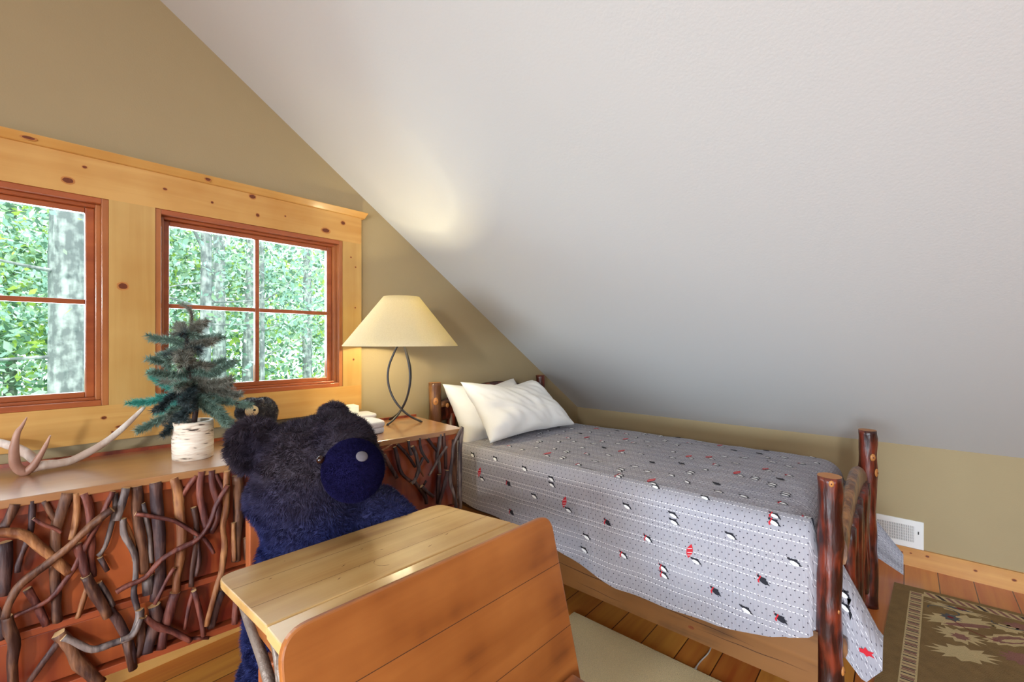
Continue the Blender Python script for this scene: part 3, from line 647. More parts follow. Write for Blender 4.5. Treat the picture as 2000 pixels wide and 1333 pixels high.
BR = [ # path in sketch coordinates, depth of tip, material
 ([(400, 350), (300, 330), (205, 310)], -.03, 0), ([(400, 370), (290, 400), (215, 440), (215, 490)], .02, 0), ([(405, 300), (350, 255), (305, 220)], .03, 1),
 ([(425, 250), (480, 225), (540, 205)], -.02, 1), ([(405, 360), (490, 350), (575, 340)], .0, 1), ([(405, 320), (490, 305), (560, 305)], .05, 0),
 ([(400, 440), (300, 470), (240, 470)], -.05, 0), ([(405, 480), (450, 450), (490, 470)], -.08, 1), ([(415, 560), (560, 570), (640, 540), (710, 490)], .02, 0),
 ([(420, 610), (600, 640), (670, 632), (735, 618)], -.03, 1), ([(430, 680), (600, 690), (670, 715), (730, 735)], .03, 1), ([(440, 720), (600, 790), (690, 850), (745, 915)], -.04, 0),
 ([(440, 740), (560, 850), (600, 960)], .06, 0), ([(425, 640), (290, 680), (190, 640), (120, 585)], .02, 2), ([(440, 700), (300, 740), (170, 770), (60, 790)], -.02, 2),
 ([(440, 720), (300, 790), (200, 840), (120, 870)], .05, 2), ([(450, 780), (320, 860), (230, 920), (150, 965)], -.05, 0), ([(455, 800), (380, 900), (345, 985)], -.06, 3),
 ([(420, 600), (330, 600), (230, 590)], .08, 2), ([(430, 660), (390, 720), (380, 800)], -.12, 3), ([(430, 640), (520, 700), (560, 740)], -.12, 3), ([(430, 560), (350, 580), (300, 560)], -.08, 0),
 ([(440, 720), (500, 800), (520, 870)], -.1, 3), ([(420, 520), (500, 510), (540, 490)], .1, 0), ([(445, 760), (700, 800), (740, 830)], .08, 0), ([(445, 780), (600, 880), (700, 960)], .02, 0), ([(440, 740), (380, 860), (300, 900)], -.02, 1)]
for path, fz, mi in BR:
    pts = [tp(x, y, fz * (i / (len(path) - 1))) for i, (x, y) in enumerate(path)]
    b = MB(); b.tube(pts, [.0022] * len(pts), 5, 1)
    needles(b, pts, 4600, .027, 0, .0012)
    for i in range(len(pts) - 1):     # side sprigs
        for t in (.2, .5, .8):
            o = pts[i].lerp(pts[i + 1], t); d = (pts[i + 1] - pts[i]).normalized()
            for sgn in (-1, 1):
                sd = (d + (UV3.cross(d) * sgn * .5 + UV3 * random.uniform(-.3, .5))).normalized()
                e_ = o + sd * random.uniform(.02, .035); needles(b, [o, e_], 3600, .021, 0, .0011)
    b.build('branch', [M[['needle_a', 'needle_b', 'needle_c', 'needle_d'][mi]], M['stalk']], tree)
for q_ in range(34):
    t = random.random(); hgt = .03 + .27 * t; th = random.random() * 6.283; ln_ = (.125 - .075 * t) * random.uniform(.7, 1.1)
    o = tk[1].lerp(tk[5], t) if t < .85 else tk[5]; d = Vector((math.cos(th), math.sin(th) * .9, random.uniform(-.25, .35)))
    pts = [o, o + d * ln_ * .5 + Vector((0, 0, .01)), o + d * ln_]; mi = random.choice([0, 0, 1, 1, 3])
    b = MB(); b.tube(pts, .002, 5, 1); needles(b, pts, 4200, .027, 0, .0011)
    b.build('branch', [M[['needle_a', 'needle_b', 'needle_c', 'needle_d'][mi]], M['stalk']], tree)
b = MB(); needles(b, tk[1:], 6500, .019, 0); needles(b, tk[1:6], 5000, .026, 1); part_label(b.build('leader', [M['needle_b'], M['needle_d']], tree), 'curved top shoot thick with needles')

# antler
def a4(x, y, yy): return aty(x / 6.667, 780 + y / 6.667, yy)
ant = MB()
ant.tube([a4(-250, 560, 2.19), a4(0, 570, 2.17), a4(150, 605, 2.15), a4(300, 670, 2.13), a4(420, 760, 2.10), a4(490, 850, 2.08), a4(560, 868, 2.06)], [.013, .0125, .0125, .013, .013, .011, .008], 12, 0, None, .25)
ant.tube([a4(330, 955, 2.045), a4(430, 900, 2.05), a4(560, 860, 2.055), a4(750, 835, 2.06), a4(950, 790, 2.07), a4(1200, 665, 2.08), a4(1450, 500, 2.09), a4(1700, 280, 2.10), a4(1880, 100, 2.10)],
         [.008, .013, .0155, .013, .0125, .0125, .0105, .009, .005], 12, 0, None, .2)
anto = ant.build('deer_antler', [M['antler']], smooth=True)
tag(anto, 'pale shed deer antler lying on the left end of the dresser', 'antler')
t_ = MB(); t_.tube([a4(350, 235, 2.03), a4(290, 340, 2.03), a4(225, 440, 2.03), a4(190, 600, 2.035), a4(185, 780, 2.04), a4(240, 900, 2.045), a4(330, 945, 2.045), a4(430, 870, 2.04), a4(530, 720, 2.03), a4(600, 590, 2.02), a4(655, 470, 2.015)],
               [.0015, .0045, .0075, .0105, .0125, .0135, .014, .0105, .0075, .0055, .002], 12, 0, None, .15)
part_label(t_.build('tine', [M['antler_tine']], anto, smooth=True), 'curved brown double tine')

# folded towels and a small box
def slab(b, c, u, v_, hx, hy, z0, h, puff=.006, mi=0, n=14):
    """soft folded cloth block"""
    for iz in range(1):
        base = len(b.v); rings = [(0, .0), (.12, .9), (.5, 1.0), (.88, .9), (1, 0)]
    N = 10
    prof = []
    for i in range(N + 1):
        t = i / N; z = z0 + h * (0.5 - .5 * math.cos(math.pi * t)); o = math.sin(math.pi * t) ** .5 * puff; prof.append((z, o))
    base = len(b.v); K = 32
    for z, o in prof:
        for k in range(K):
            a = 2 * math.pi * k / K; cx = math.copysign(abs(math.cos(a)) ** .35, math.cos(a)); cy = math.copysign(abs(math.sin(a)) ** .35, math.sin(a))
            jig = .002 * noise.noise(Vector((cx * 3 + z0 * 40, cy * 3, z * 50)))
            P = Vector(c) + u * (cx * (hx - puff + o) + jig) + v_ * (cy * (hy - puff + o) + jig); b.v.append((P.x, P.y, z + jig * .6))
    for i in range(N):
        for k in range(K):
            b.f.append([base + i * K + k, base + i * K + (k + 1) % K, base + (i + 1) * K + (k + 1) % K, base + (i + 1) * K + k]); b.m.append(mi)
    b.f.append([base + k for k in range(K)][::-1]); b.m.append(mi); b.f.append([base + N * K + k for k in range(K)]); b.m.append(mi)
tu = Vector((math.cos(-.15), math.sin(-.15), 0)); tv = Vector((-tu.y, tu.x, 0))
c1 = Vector((1.045, 1.86, 0))
b = MB(); slab(b, c1, tu, tv, .115, .085, TZ + .0005, .026, .009); slab(b, c1 + tu * .004, tu, tv, .113, .084, TZ + .027, .026, .009)
tag(b.build('folded_towel', M['towel'], smooth=True), 'thick folded white towel on the dresser nearest the lamp', 'towel')
c2 = Vector((1.17, 2.11, 0)); b = MB(); slab(b, c2, tu, tv, .11, .07, TZ + .0005, .022, .008); slab(b, c2 + tu * .004 , tu, tv, .107, .068, TZ + .023, .02, .008)
tag(b.build('folded_towel', M['towel'], smooth=True), 'flat folded white towel behind the thicker one on the dresser', 'towel')
b = MB(); c3 = Vector((1.15, 2.135, 0)); b.obox(c3 + Vector((0, 0, TZ + .0455 + .021)), tu * .055, tv * .035, Vector((0, 0, .021)))
tag(b.build('soap_box', M['box'], bevel=.004), 'small white rectangular box on top of the rear folded towel', 'box')

# ------------------------------------------------------------------ fur tools
def blob_mesh(parts, voxel, smooth=6):
    """one continuous surface out of overlapping ellipsoids: (centre, radii, direction-z)"""
    bm = bmesh.new()
    for c, r, ax in parts:
        Mx = Matrix.Translation(Vector(c))
        if ax is not None: Mx = Mx @ Vector(ax).normalized().to_track_quat('Z', 'Y').to_matrix().to_4x4()
        Mx = Mx @ Matrix.Diagonal((r[0], r[1], r[2], 1))
        bmesh.ops.create_icosphere(bm, subdivisions=4, radius=1, matrix=Mx)
    me = bpy.data.meshes.new('tmp'); bm.to_mesh(me); bm.free()
    o = bpy.data.objects.new('tmp', me); COL.objects.link(o)
    rm = o.modifiers.new('r', 'REMESH'); rm.mode = 'VOXEL'; rm.voxel_size = voxel
    sm = o.modifiers.new('s', 'SMOOTH'); sm.iterations = smooth; sm.factor = .6
    dg = bpy.context.evaluated_depsgraph_get(); ev = o.evaluated_get(dg); m2 = ev.to_mesh()
    vs = np.empty(len(m2.vertices) * 3); m2.vertices.foreach_get('co', vs); vs = vs.reshape(-1, 3)
    fs = [list(p_.vertices) for p_ in m2.polygons]
    ev.to_mesh_clear(); bpy.data.objects.remove(o); bpy.data.meshes.remove(me)
    return vs, fs
def vfield(P, s, ph):
    return np.stack([np.sin(P[:, 1] * s + ph) * np.cos(P[:, 2] * s * 1.3 + ph * 2), np.sin(P[:, 2] * s * 1.1 + 1 + ph) * np.cos(P[:, 0] * s * .9), np.sin(P[:, 0] * s * 1.2 + 2 + ph) * np.cos(P[:, 1] * s)], 1)
def fur_build(name, vs, fs, N, ln, wd, matn, parent, grav=.35, clump=.6, seed=1, keep=None, mat2=None):
    """skin plus N short fibres as one mesh"""
    r = np.random.default_rng(seed)
    tri = np.array([[f[0], f[i], f[i + 1]] for f in fs for i in range(1, len(f) - 1)])
    A, B, C = vs[tri[:, 0]], vs[tri[:, 1]], vs[tri[:, 2]]
    nr = np.cross(B - A, C - A); ar = np.linalg.norm(nr, axis=1); ok = ar > 1e-12
    A, B, C, nr, ar = A[ok], B[ok], C[ok], nr[ok], ar[ok]; nr = nr / ar[:, None]
    k = r.choice(len(ar), N, p=ar / ar.sum()); u = r.random(N); v_ = r.random(N); fl_ = u + v_ > 1; u[fl_] = 1 - u[fl_]; v_[fl_] = 1 - v_[fl_]
    P = A[k] + (B[k] - A[k]) * u[:, None] + (C[k] - A[k]) * v_[:, None]; Nn = nr[k]
    d = Nn + np.array([0, 0, -grav]) + clump * vfield(P, 70, 1.0) + clump * .6 * vfield(P, 160, 3.0) + r.normal(0, .22, (N, 3))
    d /= np.linalg.norm(d, axis=1)[:, None]
    bad = (d * Nn).sum(1) < .15; d[bad] = (d + Nn)[bad]; d /= np.linalg.norm(d, axis=1)[:, None]
    L = ln * (.6 + .6 * r.random(N))[:, None]
    sd = np.cross(d, r.normal(0, 1, (N, 3))); sd /= np.linalg.norm(sd, axis=1)[:, None]; sd *= wd
    d2 = d + np.array([0, 0, -grav * .8]) + .5 * vfield(P, 110, 5.0); d2 /= np.linalg.norm(d2, axis=1)[:, None]
    p0 = P - Nn * .001; mid = p0 + d * L * .55; tip = mid + d2 * L * .5
    V5 = np.stack([p0 - sd, p0 + sd, mid + sd * .7, mid - sd * .7, tip], 1).reshape(-1, 3)
    nb = len(vs); allv = np.vstack([vs, V5])
    off = Vector((0, 0, 0)); q = parent
    while q is not None: off += q.location; q = q.parent
    allv = allv - np.array(off)
    nq = sum(len(f) for f in fs); idx0 = nb + 5 * np.arange(N)
    quad = np.stack([idx0, idx0 + 1, idx0 + 2, idx0 + 3], 1); tr_ = np.stack([idx0 + 3, idx0 + 2, idx0 + 4], 1)
    loops = np.concatenate([np.array([a for f in fs for a in f]), np.hstack([quad, tr_]).ravel()]).astype(np.int32)
    sizes = np.concatenate([np.array([len(f) for f in fs]), np.tile([4, 3], N)]).astype(np.int32)
    starts = np.concatenate([[0], np.cumsum(sizes)[:-1]]).astype(np.int32)
    me = bpy.data.meshes.new(name); me.vertices.add(len(allv)); me.vertices.foreach_set('co', allv.astype(np.float32).ravel())
    me.loops.add(len(loops)); me.loops.foreach_set('vertex_index', loops)
    me.polygons.add(len(sizes)); me.polygons.foreach_set('loop_start', starts)
    try: me.polygons.foreach_set('loop_total', sizes)
    except Exception: pass
    me.materials.append(matn); me.update(calc_edges=True); me.validate()
    me.polygons.foreach_set('use_smooth', np.ones(len(me.polygons), bool))
    o = bpy.data.objects.new(name, me); COL.objects.link(o)
    if parent is not None: o.parent = parent
    return o

# ------------------------------------------------------------------ big plush bear on the chair
BD = 1.42; BS = BD / F
def bp_(px, py, f=0.0):
    r = ray(px, py); return Vector((r[0], r[1], r[2])) * (BD + f) + Vector((0, 0, EYE))
bear = thing('plush_bear', 'large dark navy and black plush bear sitting on a chair behind the school desk', 'stuffed animal', bp_(640, 1180, .05) * Vector((1, 1, 0)) + Vector((0, 0, .42)))
hd = lambda px, py, f, rx, ry, rz, ax=None: (bp_(px, py, f), (rx * BS, ry * BS, rz * BS), ax)
up_ = (0, 0, 1)
parts = [
 hd(615, 908, .03, 104, 112, 90), hd(598, 935, .01, 90, 100, 90), hd(652, 875, .02, 74, 92, 70), hd(578, 888, .01, 62, 80, 62), hd(692, 908, -.01, 50, 60, 54),
 hd(555, 970, .02, 66, 84, 60),                                                                         # cheek
 hd(615, 1010, .05, 96, 100, 70), hd(640, 1090, .06, 126, 110, 90), hd(630, 1190, .04, 135, 118, 110), hd(620, 1290, .02, 138, 125, 80),   # neck, chest, belly, hips
 hd(725, 1010, .10, 74, 62, 62), hd(772, 1022, .09, 44, 44, 66, (.6, -.4, -.7)), hd(800, 1085, .05, 38, 38, 70, (.3, -.4, -.8)),               # right shoulder and arm
 hd(545, 1110, .02, 44, 44, 80), hd(530, 1200, -.04, 42, 42, 80),                                          # left arm hanging
 hd(560, 1290, -.06, 50, 50, 80, (-.35, -.6, -.3)), hd(520, 1245, -.10, 36, 38, 72), hd(530, 1290, -.10, 34, 36, 50),                        # leg
 hd(700, 1320, -.1, 52, 52, 95, (.1, -1, -.1))]
vs_, fs_ = blob_mesh(parts, .013, 7)
body = fur_build('body', vs_, fs_, 150000, .017, .0009, M['fur'], bear, seed=3)
for (px, py, f, rx, ry, rz, nm) in [(497, 872, -.03, 48, 30, 50, 'ear'), (652, 808, .10, 27, 18, 20, 'ear')]:
    c = bp_(px, py, f)
    Mr = Matrix((RV, FV, UV3)).transposed()
    # ear: thick rounded disc with a cupped front
    bm = bmesh.new(); bmesh.ops.create_icosphere(bm, subdivisions=4, radius=1)
    for v0 in bm.verts:
        q = v0.co.copy(); 
        if q.y < 0: q.y *= (.25 + .75 * min(1, (q.x ** 2 + q.z ** 2) ** 1.2))
        v0.co = c + Mr @ Vector((q.x * rx * BS, q.y * ry * BS, q.z * rz * BS))
    me = bpy.data.meshes.new('t'); bm.to_mesh(me); bm.free()
    ev = np.empty(len(me.vertices) * 3); me.vertices.foreach_get('co', ev); ev = ev.reshape(-1, 3); ef = [list(q.vertices) for q in me.polygons]; bpy.data.meshes.remove(me)
    fur_build('ear', ev, ef, 18000 if rx > 30 else 6000, .024 if rx > 30 else .018, .0009, M['fur'], bear, seed=5)
# muzzle: smooth short pile ball with rim seam
mc = bp_(690, 918, -.125)
b = MB(); b.ball(mc, (51 * BS, 55 * BS, 54 * BS), n=40)
mz_o = fur_build('muzzle', np.array(b.v), b.f, 42000, .0055, .0007, M['navy_felt'], bear, grav=.3, clump=.15, seed=8); part_label(mz_o, 'smooth round navy muzzle')
b = MB(); nd_ = (bp_(713, 882, -.2) - mc).normalized(); nx = nd_.cross(UV3).normalized(); nu = nx.cross(nd_)
b.ball(mc + nd_ * 55 * BS, 1.0, n=20, M3=Matrix(((nx * .0165).to_tuple(), (nu * .0155).to_tuple(), (nd_ * .006).to_tuple())).transposed()); part_label(b.build('nose', M['grey_label'], mz_o, smooth=True), 'small grey nose patch')
for (px, py, f) in [(626, 898, -.115)]:
    b = MB(); b.ball(bp_(px, py, f - .045), .0115, n=20); part_label(b.build('eye', M['eye'], bear, smooth=True), 'glossy brown eye')

# small bear on the dresser
SB = thing('small_toy_bear', 'small black toy bear with a tan muzzle standing on the dresser behind the big one', 'stuffed animal', Vector((.70, 2.085, TZ)))
SD = 1.90; SSs = SD / F
def sp(px, py, f=0.0):
    r = ray(px, py); return Vector(r) * (SD + f) + Vector((0, 0, EYE))
hs = lambda px, py, f, rx, ry, rz, ax=None: (sp(px, py, f), (rx * SSs, ry * SSs, rz * SSs), ax)
parts = [hs(492, 800, -.01, 25, 26, 22), hs(513, 806, .05, 25, 30, 30), hs(508, 830, .06, 25, 34, 28), hs(476, 806, 0, 14, 16, 14),
         hs(497, 850, .06, 34, 34, 22), hs(459, 858, .0, 13, 20, 22), hs(520, 862, -.02, 13, 18, 18)]
vs_, fs_ = blob_mesh(parts, .006, 5); vs_[:, 2] = np.maximum(vs_[:, 2], TZ + .002)
fur_build('body', vs_, fs_, 26000, .011, .0006, M['fur_small'], SB, clump=.25, grav=.6, seed=9)
for px, py in ((510, 785), (469, 797)):
    b = MB(); b.ball(sp(px, py, -.01), (.013, .010, .015), n=16); b.build('ear', M['fur_small'], SB, smooth=True)
b = MB(); b.ball(sp(492, 803, -.055), (.026, .018, .024), n=24); mzs = b.build('muzzle', M['nose_tan'], SB, smooth=True); part_label(mzs, 'tan felt muzzle')
b = MB(); b.ball(sp(497, 801, -.072), (.0055, .004, .0045), n=12); b.tube([sp(496, 804, -.0745), sp(494, 808, -.0745), sp(491, 808, -.0745)], .0008, 6); b.build('nose', M['black_felt'], mzs, smooth=True)

def rounded_plate(b, corners, thick, radii, mi=0, n=6, nrm=None, side=None):
    """polygon with rounded corners, extruded by thick along -nrm"""
    P = [Vector(c) for c in corners]; out = []
    for i, c in enumerate(P):
        r = radii[i]
        if r == 0: out.append(c); continue
        a = (P[i - 1] - c).normalized(); d = (P[(i + 1) % len(P)] - c).normalized()
        for k in range(n + 1):
            t = k / n; p1 = c + a * r; p2 = c + d * r; out.append((1 - t) ** 2 * p1 + 2 * t * (1 - t) * c + t * t * p2)
    if nrm is None: nrm = (P[1] - P[0]).cross(P[2] - P[1]).normalized()
    N = len(out); b.add(out + [q - nrm * thick for q in out], [list(range(N)), list(range(2 * N - 1, N - 1, -1))] + [[(i + 1) % N, i, N + i, N + (i + 1) % N] for i in range(N)], mi)
# ------------------------------------------------------------------ chair under the plush bear
ch = thing('wooden_chair', 'small wooden chair with square back posts, mostly hidden under the plush bear', 'chair', Vector((.68, 1.42, 0)))
for (x, y, h) in ((.522, 1.545, .766), (.86, 1.51, .766), (.474, 1.30, .42), (.86, 1.27, .42)):
    b = MB(); t = .018; b.box((x - t, y - t, 0), (x + t, y + t, h)); b.build('leg', M['chair'], ch, bevel=.004)
b = MB(); rounded_plate(b, [(.462, 1.285, .43), (.885, 1.26, .43), (.885, 1.54, .43), (.525, 1.57, .43)], .025, [.03, .03, .01, .01]); b.build('seat', M['chair'], ch, bevel=.006)
b = MB(); b.obox((.69, 1.528, .70), (.165, -.017, 0), (.0, .008, 0), (0, 0, .035)); b.obox((.69, 1.528, .56), (.165, -.017, 0), (.0, .008, 0), (0, 0, .022)); b.build('back_rail', M['chair'], ch, bevel=.003)
b = MB(); b.tube([(.522, 1.545, .2), (.86, 1.51, .2)], .01); b.tube([(.474, 1.30, .16), (.86, 1.27, .16)], .01); b.tube([(.474, 1.30, .2), (.522, 1.545, .2)], .01); b.tube([(.86, 1.27, .2), (.86, 1.51, .2)], .01); b.build('stretcher', M['chair'], ch, smooth=True)

# ------------------------------------------------------------------ antique school desk
DKA = math.radians(-2.1); ku = Vector((math.cos(DKA), math.sin(DKA), 0)); kn = Vector((-ku.y, ku.x, 0))
K0 = Vector((.328, .906, 0))     # left end of the hinge seam
def kp(a, n_, z): return K0 + ku * a + kn * n_ + Vector((0, 0, z))
KW = .674
desk = thing('school_desk', 'antique school desk with worn wooden lid, orange front panel and cast iron sides', 'desk', kp(KW / 2, .1, 0))
sl = math.tan(math.radians(5.2)); LD = .352
b = MB(); rounded_plate(b, [kp(.001, .004, .76), kp(KW, .004, .76), kp(KW, LD, .76 - LD * sl), kp(.001, LD, .76 - LD * sl)], .02, [0, 0, .045, .045])
lid = b.build('lid', M['desk_lid'], desk, bevel=.003); part_label(lid, 'worn sloping lid of pale boards')
b = MB()
for nn_ in (.105, .235):
    zz = .76 - nn_ * sl + .0004; b.add([kp(.004, nn_, zz), kp(KW - .003, nn_ + .0, zz), kp(KW - .003, nn_ + .0012, zz), kp(.004, nn_ + .0012, zz)], [(0, 1, 2, 3)], 0)
for (a, n_, la, rr) in [(.22, .14, .016, .3), (.18, .08, .014, .5), (.33, .15, .010, -.2), (.24, .1, .006, .8), (.08, .22, .01, .1), (.42, .06, .02, .25), (.14, .3, .004, 0), (.30, .2, .008, 0), (.5, .09, .02, .3)]:
    zz = .76 - n_ * sl + .0006; d1 = ku * math.cos(rr) + kn * math.sin(rr); d2 = kn * .0012
    c = kp(a, n_, zz); b.add([c - d1 * la * .5, c - d2, c + d1 * la * .5, c + d2], [(0, 1, 2, 3)], 0)
arc = [kp(.30 + .03 * math.cos(t), .075 + .03 * math.sin(t), .76 - (.075 + .03 * math.sin(t)) * sl + .0005) for t in np.linspace(2.2, 4.4, 12)]
for i in range(11): b.add([arc[i], arc[i + 1], arc[i + 1] + kn * .0015, arc[i] + kn * .0015], [(0, 1, 2, 3)], 0)
b.build('scratches', M['scuff'], lid)
b = MB(); rounded_plate(b, [kp(0, -.082, .76), kp(KW + .002, -.082, .76), kp(KW, 0, .76), kp(0, 0, .76)], .024, [.02, .02, 0, 0]); b.build('pen_ledge', M['desk_lid'], desk, bevel=.003)
b = MB(); b.add([kp(.002, -.002, .754), kp(KW, -.002, .754), kp(KW, .006, .754), kp(.002, .006, .754)], [(0, 1, 2, 3)]); b.build('hinge_seam', M['seam'], desk)
b = MB(); b.obox(kp(KW / 2, .12, .685), ku * (KW / 2 - .04), kn * .17, Vector((0, 0, .04))); b.build('book_box', M['desk_panel'], desk, bevel=.003)
# front panel = backrest of the seat joined to the desk, leaning back
pa0, pa1 = -.012, .735; ptn, ptz = -.098, .795; lean = .25
def pp(a, s_): return kp(a, ptn - s_ * lean * .97, ptz - s_ * .97)
PH = .60
b = MB(); nrm = (-kn - UV3 * -0).normalized(); nrm = (pp(0, 1) - pp(0, 0)).cross(ku).normalized() * -1
if nrm.dot(kn) > 0: nrm = -nrm
cor = [pp(pa0, 0), pp(pa0, PH), pp(pa1, PH), pp(pa1, 0)]
rounded_plate(b, cor, .018, [.055, .02, .02, .05], nrm=nrm, n=8)
pan = b.build('front_panel', M['desk_panel'], desk, bevel=.004); part_label(pan, 'large orange varnished front panel with rounded corners')
b = MB()
for s0 in (.135, .30, .46):
    o = nrm * .0006; b.add([pp(pa0 + .002, s0) + o, pp(pa1 - .002, s0) + o, pp(pa1 - .002, s0 + .0014) + o, pp(pa0 + .002, s0 + .0014) + o], [(0, 1, 2, 3)], 0)
b.build('board_seam', M['seam'], pan)
# folded seat below the panel
b = MB(); b.obox(kp(KW / 2 + .02, -.36, .40), ku * .33, kn * .15, Vector((0, 0, .012))); b.build('seat', M['desk_panel'], desk, bevel=.006)
# cast iron standards
for a in (.035, KW - .035):
    b = MB()
    P_ = lambda n_, z: kp(a, n_, z)
    b.tube([P_(.30, .70), P_(.22, .66), P_(.10, .60), P_(.02, .50), P_(0, .35), P_(-.02, .2), P_(.06, .05), P_(.2, .012)], [.009, .011, .012, .014, .013, .013, .012, .014], 8)
    b.tube([P_(-.06, .735), P_(-.05, .66), P_(-.02, .58), P_(.0, .5)], [.012, .013, .012, .012], 8)
    b.tube([P_(.0, .70), P_(.035, .66), P_(.02, .62), P_(-.02, .63), P_(-.03, .67), P_(0, .70)], .006, 8)
    b.tube([P_(.12, .70), P_(.06, .68), P_(.03, .61)], .007, 8)
    b.tube([P_(0, .35), P_(-.1, .30), P_(-.24, .34), P_(-.36, .385)], [.012, .012, .011, .01], 8)
    b.tube([P_(-.02, .2), P_(-.12, .06), P_(-.28, .012)], [.012, .011, .014], 8)
    b.tube([P_(-.09, .40), P_(-.06, .55), P_(-.075, .70)], [.009, .010, .009], 8)
    b.obox(P_(.08, .725), ku * .012, kn * .15, Vector((0, 0, .008)))
    part_label(b.build('iron_standard', M['castiron'], desk, smooth=True), 'scrolled cast iron side')

# ------------------------------------------------------------------ bed
bed = thing('log_bed', 'rustic twin bed frame with bark-covered log posts and pine side rails', 'bed', Vector((2.28, 1.17, 0)))
def post(x, y, h, r, mname, kn_=()):
    b = MB(); pts = [(x, y, 0), (x + .004, y, h * .25), (x - .003, y + .003, h * .5), (x + .003, y, h * .75), (x, y, h)]
    b.tube(pts, [r * 1.03, r, r * 1.02, r * .97, r * .96], 22, 0, 1, .16, sub=8)
    for (ang, z, s) in kn_:
        d = Vector((math.cos(ang), math.sin(ang), 0)); q = Vector((x, y, z)) + d * (r * .93); t = Vector((-d.y, d.x, 0))
        Mk = Matrix((d * .006, t * s, UV3 * s * 1.4)).transposed(); b.ball(q, 1.0, 1, 12, Mk)
        Mk = Matrix((d * .0068, t * s * .35, UV3 * s * .5)).transposed(); b.ball(q + d * .001, 1.0, 0, 10, Mk)
    return part_label(b.build('post', [M[mname], M['log_end']], bed, smooth=True), 'bark-covered log post')
post(1.775, .186, .862, .036, 'log', [(3.35, .845, .008), (3.9, .44, .006), (4.6, .245, .011)])
post(2.812, .142, .862, .038, 'log', [(3.75, .735, .013), (4.4, .66, .015)])
post(1.765, 2.19, 1.043, .040, 'log_light', [(4.2, .93, .017), (3.6, .8, .01)])
post(2.815, 2.18, 1.030, .036, 'log')
# footboard
def board(b, x0, x1, y, th, zt, zb, n=14, mi=0):
    """arched half-log board, zt/zb functions of t"""
    base = len(b.v); K = 10
    for i in range(n + 1):
        t = i / n; x = x0 + (x1 - x0) * t; a, c = zt(t), zb(t); m_ = (a + c) / 2; h = (a - c) / 2
        for k in range(K):
            an = 2 * math.pi * k / K; w_ = th * (1 + .15 * noise.noise(Vector((t * 5, k, y))))
            b.v.append((x, y + math.copysign(abs(math.sin(an)) ** .6, math.sin(an)) * w_, m_ + math.copysign(abs(math.cos(an)) ** .7, math.cos(an)) * h))
    for i in range(n):
        for k in range(K): b.f.append([base + i * K + k, base + i * K + (k + 1) % K, base + (i + 1) * K + (k + 1) % K, base + (i + 1) * K + k]); b.m.append(mi)
    b.f.append([base + k for k in range(K)]); b.m.append(mi); b.f.append([base + n * K + k for k in range(K)][::-1]); b.m.append(mi)
b = MB(); board(b, 1.80, 2.79, .162, .019, lambda t: .66 + .11 * math.sin(math.pi * t), lambda t: .57 + .07 * math.sin(math.pi * t)); b.build('crest_rail', [M['log_light']], bed, smooth=True)
b = MB(); board(b, 1.80, 2.79, .160, .018, lambda t: .34 - .06 * math.sin(math.pi * t), lambda t: .27 - .09 * math.sin(math.pi * t)); b.build('lower_rail', [M['log_light']], bed, smooth=True)
for i, x in enumerate((1.97, 2.07, 2.17, 2.27, 2.37, 2.47, 2.57, 2.67)):
    b = MB(); r = .028 + .008 * ((i * 7) % 3) / 2; z0_ = .21; z1_ = .62 + .05 * math.sin(math.pi * (x - 1.8) / .99)
    b.tube([(x, .158, z0_), (x + .006, .160, .4), (x - .004, .158, z1_)], [r, r * 1.05, r * .95], 12, 0, None, .25); b.build('spindle', [M['log']], bed, smooth=True)
# headboard
b = MB(); board(b, 1.79, 2.79, 2.19, .018, lambda t: .92 + .095 * math.sin(math.pi * t), lambda t: .80); b.build('crest_rail', [M['log']], bed, smooth=True)
b = MB(); board(b, 1.79, 2.79, 2.19, .018, lambda t: .42, lambda t: .34); b.build('lower_rail', [M['log_light']], bed, smooth=True)
b = MB(); b.tube([(1.79, 2.185, .905), (1.87, 2.185, .905)], .022, 12, 0, 1, .1); b.ball((1.845, 2.163, .895), (.013, .006, .015), 1, 12); b.build('cross_stub', [M['log_light'], M['log_end']], bed, smooth=True)
for i, x in enumerate((1.90, 2.03, 2.16, 2.29, 2.42, 2.55, 2.68)):
    b = MB(); b.tube([(x, 2.19, .38), (x, 2.19, .84)], [.03, .028], 10, 0, None, .2); b.build('spindle', [M['log']], bed, smooth=True)
b = MB(); b.box((1.745, .215, .155), (1.775, 2.16, .355)); 
for y, z in ((.62, .20),):
    b.disc((1.7446, y, z), (0, 1, 0), (0, 0, 1), .012, .006, 1, 12, .2)

for (ya, yb, za, zb, tk_) in ((2.0, 1.3, .27, .255, .0012), (1.32, .8, .252, .235, .0016), (.82, .40, .238, .225, .0014), (.6, .24, .205, .215, .0012), (1.15, .9, .19, .185, .001)):
    N_ = 14; up, dn = [], []
    for q_ in range(N_ + 1):
        t = q_ / N_; y_ = ya + (yb - ya) * t; z_ = za + (zb - za) * t + .004 * noise.noise(Vector((y_ * 14, za * 9, 0))); h_ = tk_ * math.sin(math.pi * min(.97, max(.03, t)))
        up.append((1.7443, y_, z_ + h_)); dn.append((1.7443, y_, z_ - h_))
    b.add(up + dn, [[q_, q_ + 1, N_ + 2 + q_, N_ + 1 + q_] for q_ in range(N_)], 2)
b.build('side_rail', [M['rail'], M['knot'], M['seam']], bed)
b = MB(); b.box((2.79, .18, .155), (2.82, 2.16, .355)); b.build('side_rail', [M['rail']], bed, bevel=.003)
for y in (.4, .8, 1.2, 1.6, 2.0):
    b = MB(); b.box((1.775, y - .04, .33), (2.79, y + .04, .35)); b.build('slat', [M['rail']], bed)
b = MB(); b.box((1.782, .275, .352), (2.785, 2.15, .675))
